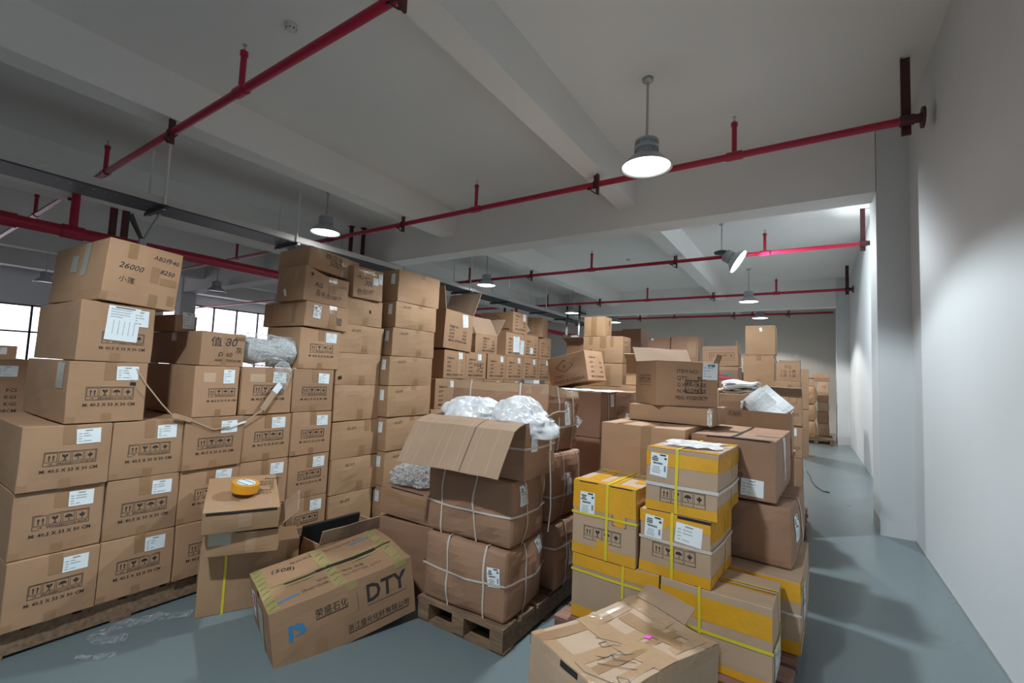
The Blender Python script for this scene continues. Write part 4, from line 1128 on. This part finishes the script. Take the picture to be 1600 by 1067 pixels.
carton('yellow taped carton with two white labels under the topmost yellow taped carton', (-.425, 2.57, .522), .375, .45, .335, RP - 2,
       [ytape(('F', -.5, .80, .5, .995), ('F', -.5, .0, .5, .16), ('R', -.5, .66, .5, .99), ('R', -.5, .0, .5, .16), ('F', -.3, .74, -.1, .82)), ('gap', 'F', .05, .95, .5, .995),
        ('strap', 'x', -.02, YELSTRAP, .016), ('strap', 'z', .55, TRANSSTRAP, .016), ('strap', 'y', .15, YELSTRAP, .012),
        ('marks', 'F', -.30, .30, .50, INK, SM), ('txt', 'F', 'M: 43X33X32CM', .05, .08, .022, dict(M=FADED)), ('label', 'F', -.29, .73, .10, .125, -4, 'ship'), ('label', 'F', .21, .74, .135, .10, -4, 'form')], PALE, bulge=.006)
carton('topmost yellow taped carton with silvery film on its lid', (-.395, 2.575, .862), .375, .52, .338, RP - 1,
       [ytape(('F', -.5, .72, .5, .93), ('F', -.5, .0, .5, .15), ('R', -.5, .70, .5, .95), ('R', -.5, .02, .5, .2), ('T', -.5, .0, .5, .16), ('T', -.5, .86, .5, .99)),
        ('strap', 'x', -.05, YELSTRAP, .016), ('strap', 'z', .42, WHITESTRAP, .018), ('strap', 'y', .1, YELSTRAP, .012), ('marks', 'F', -.28, .34, .38, INK, SM),
        ('label', 'F', -.31, .73, .095, .125, -3, 'ship'), ('txt', 'F', 'LA4620', .25, .82, .035, dict(M=FADED, shear=.2))], PALE, bulge=.006)
carton('bulging reddish carton with a side label, under the large open seam carton', (-.09, 3.13, .522), .42, .72, .345, -4,
       [('label', 'R', -.33, .62, .10, .14, 0, 'ship'), ('strap', 'y', -.05, TRANSSTRAP, .018), ('seam', 'F', -.45, .1, -.44, .9)], RED, bulge=.03, rough=.014, bev=.014, n=8)
carton('large reddish carton with a raised lid seam and a grey paper label', (-.165, 3.11, .885), .48, .86, .355, -3,
       [('gap', 'T', -.5, .0, .47, .02), ('gap', 'F', -.3, .975, .44, .998), ('gap', 'T', -.02, .0, .02, .98), ('label', 'F', .24, .20, .125, .10, -2, 'form'), ('tape', 'R', -.12, .2, .02, .98, CLEARTAPE), ('tape', 'T', .2, .3, .48, .4, BROWNTAPE),
        ('rect', 'F', .02, .70, .06, .02, FADED), ('rect', 'F', .02, .60, .07, .02, FADED), ('rect', 'F', .02, .50, .07, .02, FADED), ('marks', 'F', -.30, .12, .42, INK, ('up', 'umbrella', 'hand', 'glass'))], RED, bulge=.008, n=8)
carton('wide plain carton with a lit top behind the topmost yellow taped carton', (-.66, 3.03, .845), .56, .80, .420, -1,
       [('tape', 'F', .0, .0, .12, .99, BROWNTAPE), ('gap', 'T', -.5, .46, .5, .48), ('tapes', BROWNTAPE, [('T', .02, .0, .14, .99), ('T', -.3, .0, -.22, .6)])], KRAFT, bulge=.008)
carton('carton under the wide plain carton behind the tall yellow taped carton', (-.82, 3.20, .522), .42, .60, .320, -1, [], KRAFT)
carton('flat carton with a strapped corner label under the stencilled item box', (-.56, 3.40, 1.268), .60, .48, .118, -3, [('label', 'F', .47, .5, .03, .1, 0, 'ship'), ('strap', 'y', -.2, TRANSSTRAP), ('strap', 'x', .47, TRANSSTRAP)], KRAFT, bulge=.008)
def item_deco():
    return [('txt', 'F', 'ITEM NO:', -.17, .78, .028, dict(anchor='l')), ('txt', 'F', 'QTY:', -.17, .63, .028, dict(anchor='l')), ('txt', 'F', 'PCS', .30, .63, .028, dict(anchor='r')),
            ('txt', 'F', 'G.W:', -.17, .48, .028, dict(anchor='l')), ('txt', 'F', 'KGS', .30, .48, .028, dict(anchor='r')), ('txt', 'F', 'N.W:', -.17, .34, .028, dict(anchor='l')), ('txt', 'F', 'KGS', .30, .34, .028, dict(anchor='r')),
            ('txt', 'F', 'MEAS: 47X28X28CM', .065, .19, .028, dict(width=.245)), ('frame', 'F', -.04, .29, .23, .59, .006, MARKER), ('txt', 'F', '棉芯', .08, .50, .035, dict(M=MARKER)), ('txt', 'F', '12/24个', .09, .36, .030, dict(M=MARKER, shear=.3)),
            ('label', 'F', .37, .80, .12, .125, -1, 'form'), ('sticker', 'F', .35, .93, .02, .018, GREYINK), ('sticker', 'F', .42, .93, .03, .02, TEALINK),
            ('marks', 'L', -.28, .28, .66, INK, ('up', 'glass', 'carton', 'hand')), ('flap', 'B', 52, .15)]
carton('open topped box stencilled with item number lines and a boxed handwritten note', (-.570, 3.665, 1.390), .475, .40, .328, 39, item_deco(), KRAFT, open_top=True, bulge=.006)

# crumpled taped carton on the floor at the very front
def warp_front(p, w, d, h):
    if p.z > h * .6:
        k = (p.z / h - .6) / .4
        p.z += .010 * k * math.sin(p.x * 9) * math.cos(p.y * 7)
    return p
fc = carton('battered carton with taped sagging lid and a pink sticker, lowest in the picture', (-.575, 1.580, .0), .46, .66, .475, -22,
       [('tapes', CLEARTAPE, [('T', -.5, .0, .5, .10), ('T', -.5, .40, .5, .58), ('T', -.06, .0, .08, .99), ('T', -.5, .86, .5, .98), ('T', .34, .0, .44, .99), ('R', -.5, .90, .5, .998), ('L', -.5, .90, .5, .998)]),
        ('tapes', BROWNTAPE, [('T', -.44, .0, -.32, .99), ('T', -.3, .68, .44, .80), ('T', .14, .1, .24, .9)]),
        ('stroke', 'T', .18, .28, .16, -48, .004, [[(-1.0, -.5), (-.95, .1), (-.75, .35), (-.8, .0), (-.6, -.3), (-.75, -.4), (-.9, -.2)], [(-.45, .5), (-.35, -.1), (-.1, .1)], [(-.05, .5), (-.15, -.5)], [(.3, .5), (.2, -.4)], [(.95, .45), (.7, .3), (.65, .05), (.85, .1), (.95, .4), (.9, -.1), (.7, -.7), (.4, -.95)]]), ('sticker', 'T', .10, .66, .026, .028, PINK, 15), ('gap', 'F', -.06, .95, .14, .998),
        ('flap', 'B', 28, .10, -.15, .45)], PALE, bulge=.012, rough=.009, sag=.012, n=10, warp=warp_front)

# ------------------------------------------------------------------ cartons further along the aisle
g4 = 'cartons in the aisle column further back'
carton('carton with a creased white label, topmost but two by the floor cord', (-.065, 5.71, .475), .29, .42, .335, 0, [('label', 'R', -.2, .8, .1, .12)], KRAFT)
carton('carton at the foot of the aisle column by the floor cord', (-.06, 5.71, .147), .29, .42, .325, 0, [], KRAFT)
carton('carton with a small square label below the raised lid carton', (-.065, 5.71, .813), .29, .42, .335, 0, [('label', 'F', .2, .8, .07, .08), ('marks', 'F', .1, .42, .35, FADED, ('up', 'hand', 'up', 'hand'))], KRAFT)
carton('carton with raised pale lid edges in the aisle column', (-.07, 5.70, 1.152), .30, .42, .325, 0,
       [('marks', 'F', .06, .40, .40, FADED, ('glass', 'umbrella', 'up', 'hand')), ('marks', 'F', -.42, -.05, .34, FADED, SM), ('frame', 'F', .1, .70, .36, .92, .003, FADED), ('flap', 'F', 50, .09), ('flap', 'R', 115, .10)], KRAFT, open_top=True)
carton('plain carton under the small box marked with a list', (-.085, 6.15, 1.30), .26, .36, .312, 0, [('tape', 'F', .0, .0, .14, .9, BROWNTAPE)], TAN)
carton('carton holding up the small list box column', (-.085, 6.15, .147), .26, .36, 1.15, 0, [], TAN)
carton('small box with a faint handwritten list and open top flaps', (-.092, 6.16, 1.617), .233, .34, .21, 0,
       [('txt', 'F', 'FG', .0, .80, .04, dict(M=FADED)), ('txt', 'F', '1 白  2 黑', .0, .55, .026, dict(M=FADED)), ('txt', 'F', '3 灰  4 蓝', .0, .32, .026, dict(M=FADED)), ('flap', 'L', 60, .1), ('flap', 'R', 110, .1), ('flap', 'B', 80, .05)], KRAFT, open_top=True)
carton('upper carton of the tall two box tower under the back lamp, taped top edge', (-.36, 6.55, 1.95), .335, .36, .365, 0,
       [('tapes', CLEARTAPE, [('F', -.05, .74, .08, .98), ('F', -.5, .93, .5, .998), ('F', -.5, .0, .5, .05)]), ('sticker', 'F', .02, .86, .03, .05, PAPER, 10)], TAN)
carton('lower carton of the tall two box tower under the back lamp', (-.37, 6.55, 1.555), .345, .38, .393, 0, [('tapes', BROWNTAPE, [('F', -.08, .8, .08, .99), ('F', -.06, .0, .06, .2), ('F', -.5, .95, .5, .998)])], TAN)
carton('pale carton below the tall two box tower', (-.385, 6.50, 1.18), .34, .42, .373, 0, [('label', 'F', .28, .18, .1, .09)], TAN)
carton('large carton at the base of the tall two box tower', (-.36, 6.48, 0), .40, .5, 1.178, 0, [], TAN)
carton('open carton stuffed with white foam sheets behind the large lid seam carton', (-.115, 4.08, 1.03), .34, .42, .33, 0, [('flap', 'L', 100, .08)], KRAFT, open_top=True)
carton('carton holding up the open foam carton', (-.10, 4.05, .60), .36, .6, .425, 0, [], KRAFT)
carton('large carton under the foam carton column', (-.08, 4.05, .0), .50, .6, .595, 0, [], KRAFT)
carton('tall carton with a square label, half lit by the lamp, in the middle row', (-.42, 4.72, 1.05), .30, .5, .42, 0, [('label', 'F', .25, .78, .08, .07), ('txt', 'F', 'T.9件', -.05, .58, .035, dict(M=FADED, shear=.3))], KRAFT)
carton('carton under the half lit square label carton', (-.42, 4.72, .0), .55, .6, 1.045, 0, [], KRAFT)
carton('flat carton with a strap in the middle row beside the foam sheets', (-.385, 5.85, 1.40), .36, .28, .15, 0, [('strap', 'x', .1, TRANSSTRAP)], KRAFT)
carton('carton below the flat strapped carton of the middle row', (-.375, 5.85, .0), .38, .28, 1.395, 0, [], KRAFT)
# back rows near the far wall
carton('brown carton with a bent lid rising at the back, over the red striped carton', (-.83, 7.0, 1.80), .46, .34, .235, 0, [('marks', 'F', -.3, .4, .8, FADED, SM), ('flap', 'R', 100, .12), ('flap', 'F', 100, .05)], KRAFT, open_top=True, tilt=(0, -2))
carton('carton with red and teal stripes and a glossy taped lid', (-.83, 7.0, 1.48), .46, .42, .315, 0, [('rect', 'F', .22, .66, .14, .025, TEALINK), ('rect', 'F', .0, .60, .2, .03, REDINK), ('rect', 'F', .05, .44, .3, .03, REDINK), ('tape', 'F', -.5, .84, .5, .99, CLEARTAPE)], RED)
carton('carton under the red and teal striped carton', (-.82, 7.0, .0), .48, .5, 1.475, 0, [], RED)
carton('brown carton at the back with a lit pale edge, above the open item box', (-1.37, 7.1, 1.85), .40, .42, .385, 0, [('tape', 'F', .1, .2, .4, .8, CLEARTAPE), ('tape', 'R', -.5, .0, .5, .99, CLEARTAPE), ('sticker', 'F', -.3, .1, .03, .02, PAPER)], RED)
carton('brown carton at the back beside the lit edge carton', (-1.78, 7.1, 1.88), .34, .42, .35, 0, [('sticker', 'F', -.3, .9, .04, .03, PAPER)], RED)
carton('wide carton under the two brown back cartons', (-1.35, 7.1, 1.40), .8, .5, .44, 0, [], RED)
carton('large base carton under the two brown back cartons', (-1.35, 7.1, .0), .8, .5, 1.395, 0, [], RED)
carton('open flapped carton behind the item box showing a pale rim', (-.92, 5.6, 1.50), .34, .4, .30, 0, [('flap', 'R', 70, .1)], KRAFT, open_top=True)
carton('carton below the pale rim open carton', (-.86, 5.6, .0), .37, .5, 1.495, 0, [], KRAFT)
carton('dark shaded carton at the back behind the small taped tan carton', (-2.33, 7.4, 1.90), .32, .4, .50, 0, [], RED)
carton('dark shaded carton at the back with its flap lit by the lamp', (-2.68, 7.5, 1.90), .34, .4, .48, 0, [], RED)
carton('large base carton under the dark shaded back cartons', (-2.28, 7.35, .0), .46, .6, 1.895, 0, [], RED)
carton('small lit carton between the lower tower carton and the bent lid carton', (-.60, 7.6, 1.74), .22, .3, .2, 0, [], PALE)
carton('carton column piece behind the two box tower', (-.55, 7.6, .0), .34, .4, 1.735, 0, [], TAN)
# stacks at the far end of the aisle
ge = 'cartons stacked at the far end of the aisle'
z = .147
for i, (h, nm) in enumerate(((.36, 'bottom'), (.34, 'second up'), (.26, 'third up'), (.27, 'fourth up'), (.33, 'fifth up, with a red pen mark'))):
    carton('pale carton in the stack at the aisle end, %s' % nm, (.46 - .01 * (i % 2), 15.9, z), .27, .3, h - .006, 0, [('rect', 'F', .05, .6, .1, .015, REDINK, 25), ('rect', 'F', .15, .5, .08, .015, REDINK, 70)] if i == 4 else [('txt', 'F', 'A-12', 0, .55, .05, dict(M=FADED, res=1))] if i == 0 else [], PALE if i % 2 == 0 else TAN, ge, bulge=.012, bev=.012)
    z += h
carton('orange brown carton topmost in the end of aisle stack', (.47, 15.9, z), .40, .3, .22, 0, [('tape', 'F', -.5, .5, .5, .98, CLEARTAPE)], RED, ge)
z = .147
for i, (h, nm) in enumerate(((.46, 'bottom'), (.46, 'middle'), (.50, 'upper'))):
    carton('bulging sack like carton in front of the end of aisle stack, %s one' % nm, (.12, 15.0, z), .30, .4, h - .006, 0, [], TAN, ge, bulge=.05, bev=.03)
    z += h
carton('small carton on top of the bulging end of aisle cartons', (.10, 15.0, z), .28, .4, .22, 0, [('gap', 'F', -.5, .9, .5, .98)], TAN, ge)
for zz in (.147, .6, 1.05, 1.5):
    carton('carton in the end of aisle column shaded behind the list box, %s' % {.147: 'lowest', .6: 'second up', 1.05: 'third up', 1.5: 'uppermost'}[zz], (-.02, 12.0, zz if zz > .2 else 0), .34, .5, .44 if zz > .2 else .595, 0, [], KRAFT, ge)
# cartons glimpsed across the hall
for lab, C, w_, d_, h_ in (('dark printed carton at the picture edge beyond the corner tower', (-5.6, .52, 1.02), .6, .5, .5), ('small open carton on the far stack beyond the corner tower', (-8.6, .90, 1.32), .5, .5, .34)):
    carton(lab, C, w_, d_, h_, 0, [('label', 'R', .2, .8, .12, .09), ('item', 'R', -.36, .34, .6, .14)], KRAFT)
carton('stacked carton under the dark printed carton at the picture edge', (-5.6, .50, .0), .6, .6, 1.015, 0, [], KRAFT)
carton('large carton under the small open far carton', (-8.5, .70, .0), .8, 1.0, 1.315, 0, [], KRAFT)

# ------------------------------------------------------------------ soft things
def blob(name, label, cat, loc, size, seed, M, amp=.22, freq=3.0, flat=True, lobes=(), rot=0, res=(96, 70), smooth=False, fold=0.0, crisp=.34):
    g = Geo(); vs, fs = [], []
    o = Vector((seed * 2.1, seed * 1.3, seed * .7))
    nu, nv = res
    for j in range(nv + 1):
        th = math.pi * j / nv
        for i in range(nu):
            ph = 2 * math.pi * i / nu
            d = Vector((math.sin(th) * math.cos(ph), math.sin(th) * math.sin(ph), math.cos(th)))
            rr = 1 + amp * noise.noise(d * freq + o) + amp * .45 * (1 - 2.5 * abs(noise.noise(d * freq * 1.6 - o))) + fold * (1 - 2.5 * abs(noise.noise(Vector((math.cos(ph) * 4, math.sin(ph) * 4, th * 1.1)) + o))) * math.sin(th) + fold * .2 * (1 - 2.5 * abs(noise.noise(Vector((math.cos(ph) * 8, math.sin(ph) * 8, th * 2.6)) - o))) * math.sin(th) + amp * crisp * (1 - 2.5 * abs(noise.noise(d * freq * 5 + o)))
            for lx, ly, lz, la, lw in lobes:
                k = max(0, d.dot(Vector((lx, ly, lz)).normalized()))
                rr += la * k ** lw
            p = Vector((d.x * size[0], d.y * size[1], d.z * size[2])) * rr
            if flat and p.z < -size[2] * .55: p.z = -size[2] * .55 + (p.z + size[2] * .55) * .08
            vs.append(p)
    for j in range(nv):
        for i in range(nu):
            i2 = (i + 1) % nu
            fs.append((j * nu + i, j * nu + i2, (j + 1) * nu + i2, (j + 1) * nu + i))
    g.add(vs, fs, M)
    ob = g.build(name, smooth=smooth, loc=loc, rot=(0, 0, R(rot)))
    return tag(ob, label, cat)
blob('plastic_bag', 'white plastic bag bulging out of the open strapped carton, over the flap hinge', 'plastic bag', (-1.92, 2.50, 1.26), (.22, .15, .125), 3, BAGW, .17, 2.0, lobes=((-1, -.2, .8, .25, 6), (.5, 0, 1, .2, 8)), smooth=True, fold=.08, crisp=.0)
blob('plastic_bag', 'white plastic bag drooping over the side of the open strapped carton', 'plastic bag', (-1.54, 2.48, 1.26), (.18, .15, .13), 8, BAGW, .18, 2.0, lobes=((1, -.1, -.2, .35, 6), (.1, 0, 1, .3, 10), (-.6, 0, .6, .2, 8)), smooth=True, fold=.08, crisp=.0)
blob('bubble_wrap_bundle', 'clear bubble wrap bundle crumpled on the tape scarred carton', 'bubble wrap', (-2.52, 2.58, .765), (.20, .15, .085), 12, BUBBLE, .22, 3.5)
# wrapped roll on the printed carton
o = empty('wrapped_roll', 'grey white roll wrapped in clear plastic with a knotted hanging end', 'roll', (-3.585, 1.94, 1.672), (0, 0, R(82)))
g = Geo()
prof = []
for i in range(22):
    t = i / 21
    prof.append((-.20 + .38 * t, .095 + .008 * math.sin(t * 9) + (.012 if t > .6 else 0)))
vs, fs = [], []
for k, (x, r_) in enumerate(prof):
    for i in range(28):
        a = 2 * math.pi * i / 28
        rr = r_ * (1 + .10 * noise.noise(Vector((x * 12, math.cos(a) * 1.5, math.sin(a) * 1.5))))
        vs.append((x, rr * math.cos(a), rr * math.sin(a)))
for k in range(21):
    for i in range(28):
        i2 = (i + 1) % 28
        fs.append((k * 28 + i, k * 28 + i2, (k + 1) * 28 + i2, (k + 1) * 28 + i))
fs += [tuple(range(28)), tuple(range(21 * 28, 22 * 28))]
g.add(vs, fs, mat('roll_cloth', (.45, .46, .46), .6, var=.1, scale=6)); g.build('roll_core', o, True)
def sheet_blob(nm, par, size, seed, M, loc, lobes=()):
    b_ = blob(nm, None, None, loc, size, seed, M, .14, 2.6, flat=False, lobes=lobes)
    b_.parent = par
    return b_
sheet_blob('plastic_wrap', o, (.235, .13, .118), 21, FILM, (.0, 0, .005), lobes=((-1, 0, .9, .35, 10), (1, 0, .4, .1, 6)))
sheet_blob('plastic_end', o, (.06, .05, .08), 23, FILM, (.07, -.135, -.16), lobes=((0, 0, -1, .9, 6),))
# white foam sheets
def foam_stack(label, loc, n, sx, sy, sz, seed, rot):
    g = Geo(); r = random.Random(seed)
    for i in range(n):
        dx, dy, a = r.uniform(-.03, .03), r.uniform(-.03, .03), r.uniform(-.4, .4)
        vs, fs = [], []
        N_ = 8
        for k in range(2):
            for j in range(N_ + 1):
                for ii in range(N_ + 1):
                    x, y = sx * (ii / N_ - .5), sy * (j / N_ - .5)
                    zc = sz * (i + k * .7) + .012 * math.sin(x * 22 + i) + .010 * math.cos(y * 17 + i * 2)
                    vs.append((dx + x * math.cos(a) - y * math.sin(a), dy + x * math.sin(a) + y * math.cos(a), zc + .012))
        K = (N_ + 1) ** 2
        for j in range(N_):
            for ii in range(N_):
                q = j * (N_ + 1) + ii
                fs.append((q, q + N_ + 1, q + N_ + 2, q + 1)); fs.append((K + q, K + q + 1, K + q + N_ + 2, K + q + N_ + 1))
        ed = [t for t in range(N_ + 1)] + [j * (N_ + 1) + N_ for j in range(1, N_ + 1)] + [N_ * (N_ + 1) + t for t in range(N_ - 1, -1, -1)] + [j * (N_ + 1) for j in range(N_ - 1, 0, -1)]
        fs += [(ed[t], ed[(t + 1) % len(ed)], ed[(t + 1) % len(ed)] + K, ed[t] + K) for t in range(len(ed))]
        g.add(vs, fs, FOAM)
    return tag(g.build('foam_sheets', loc=loc, rot=rot), label, 'foam packing')
foam_stack('pile of white foam sheets lying beside the open item box', (-.56, 4.90, 1.472), 4, .30, .24, .028, 2, (0, 0, R(10)))
foam_stack('folded white foam sheet sticking up out of the open carton', (-.285, 4.24, 1.375), 3, .20, .27, .03, 5, (R(66), R(-24), R(12)))
# film sheet on top of the strapped cartons
g = Geo(); vs, fs = [], []
for j in range(9):
    for i in range(17):
        x, y = -2.16 + .62 * i / 16, 4.03 + .40 * j / 8
        vs.append((x, y, 1.440 + .016 * abs(noise.noise(Vector((x * 9, y * 9, 0)))) ))
fs = [(j * 17 + i, j * 17 + i + 1, (j + 1) * 17 + i + 1, (j + 1) * 17 + i) for j in range(8) for i in range(16)]
g.add(vs, fs, PAPER); tag(g.build('paper_sheet'), 'pale crumpled sheet lying on the strapped cartons behind the ragged carton', 'sheet')
# silvery film on the topmost yellow carton
g = Geo(); vs = []
for j in range(11):
    for i in range(13):
        u, v = i / 12, j / 10
        x, y = -.72 + .30 * u + .02 * math.sin(v * 7), 2.70 + .30 * v + .015 * math.sin(u * 9)
        vs.append((x, y, 1.207 + .014 * abs(noise.noise(Vector((x * 18, y * 18, 3)))) ))
g.add(vs, [(j * 13 + i, j * 13 + i + 1, (j + 1) * 13 + i + 1, (j + 1) * 13 + i) for j in range(10) for i in range(12)], BAGW)
tag(g.build('film_sheet'), 'silvery white film lying on the topmost yellow taped carton', 'plastic film')
# plastic film left on the floor
def floor_film(label, pts, width, seed):
    g = Geo(); vs, fs = [], []
    n = len(pts) * 6; m_ = 7
    def at(t):
        t = t * (len(pts) - 1); i = min(int(t), len(pts) - 2); f = t - i
        return Vector(pts[i]).lerp(Vector(pts[i + 1]), f)
    for i in range(n + 1):
        p = at(i / n); q = at(min(1, i / n + .02)) - at(max(0, i / n - .02)); q.normalize()
        s_ = Vector((-q.y, q.x, 0))
        wd = width * (.5 + .7 * abs(noise.noise(p * 6 + Vector((seed, 0, 0)))) + .25)
        for j in range(m_):
            k = j / (m_ - 1) - .5
            z = .004 + .035 * (1 - 4 * k * k) * abs(noise.noise(p * 11 + Vector((j, seed, 0)))) + .012 * abs(noise.noise(Vector((i * .7, j * 1.3, seed))))
            vs.append(p + s_ * (wd * k) + Vector((0, 0, z)))
    for i in range(n):
        for j in range(m_ - 1):
            a = i * m_ + j
            fs.append((a, a + 1, a + m_ + 1, a + m_))
    g.add(vs, fs, FLOORFILM)
    return tag(g.build('plastic_film'), label, 'plastic film')
floor_film('twisted clear plastic film on the floor in front of the printed wall', [(-3.22, 1.40, 0), (-3.30, 1.30, 0), (-3.40, 1.12, 0), (-3.38, .98, 0), (-3.28, .98, 0), (-3.22, 1.08, 0)], .10, 4)
floor_film('small torn scrap of clear film on the floor in front of the corner column', [(-3.2, .86, 0), (-3.12, .92, 0), (-3.08, .99, 0)], .03, 9)
# hanging torn tape on the printed wall
g = Geo()
line = [(1.06, 1.51), (1.12, 1.41), (1.21, 1.29), (1.27, 1.22), (1.30, 1.21), (1.38, 1.18), (1.52, 1.11), (1.62, 1.12), (1.73, 1.15), (1.84, 1.23), (1.92, 1.36), (1.97, 1.42)]
def strip(a, b, wd, M):
    A_ = [Vector((-3.415 + .004 * math.sin(i * 2.1), *line[i])) for i in range(a, b + 1)]
    vs, fs = [], []
    for i, p in enumerate(A_):
        d = (A_[min(i + 1, len(A_) - 1)] - A_[max(0, i - 1)]).normalized()
        nrm = Vector((0, -d.z, d.y))
        for sx in (0, .003):
            vs += [p + nrm * wd / 2 + Vector((sx, 0, 0)), p - nrm * wd / 2 + Vector((sx, 0, 0))]
    for i in range(len(A_) - 1):
        q = i * 4
        fs += [(q, q + 1, q + 5, q + 4), (q + 2, q + 3, q + 7, q + 6), (q, q + 2, q + 6, q + 4), (q + 1, q + 3, q + 7, q + 5)]
    g.add(vs, fs, M)
strip(0, 3, .007, PALE); strip(3, 5, .030, CLEARTAPE); strip(5, 7, .008, PALE); strip(7, 8, .014, PAPER); strip(8, 9, .012, PALE); strip(9, 10, .045, PALE); strip(10, 11, .05, PAPER)
tag(g.build('torn_tape_strip'), 'torn strip of tape hanging in a curve across the printed cartons', 'tape')
# cord on the floor
g = Geo(); g.path([(-.05, 10.1, .008), (0.0, 9.6, .008), (.03, 9.1, .008), (.08, 8.7, .008), (.16, 8.42, .008), (.24, 8.36, .008), (.2, 8.45, .008)], .008, BLACKCORD)
tag(g.build('power_cable'), 'thin black cable lying on the aisle floor', 'cable')

# crumpled strapping left between the stacks
g = Geo(); r = random.Random(4)
for k in range(7):
    pts = []
    cx, cy, a0 = -1.16 + r.uniform(-.03, .03), 3.42 + r.uniform(-.04, .04), r.uniform(0, 6)
    for i in range(14):
        a = a0 + i * .5
        pts.append((cx + (.05 + .012 * i / 3) * math.cos(a), cy + .07 * math.sin(a), .872 + .03 + .03 * math.sin(a * 1.7 + k) + .006 * k))
    g.path(pts, .004, TRANSSTRAP if k % 2 else CLEARTAPE, 6)
tag(g.build('strap_bundle'), 'tangled heap of cut strapping between the strapped stack and the tall yellow taped carton', 'strapping')
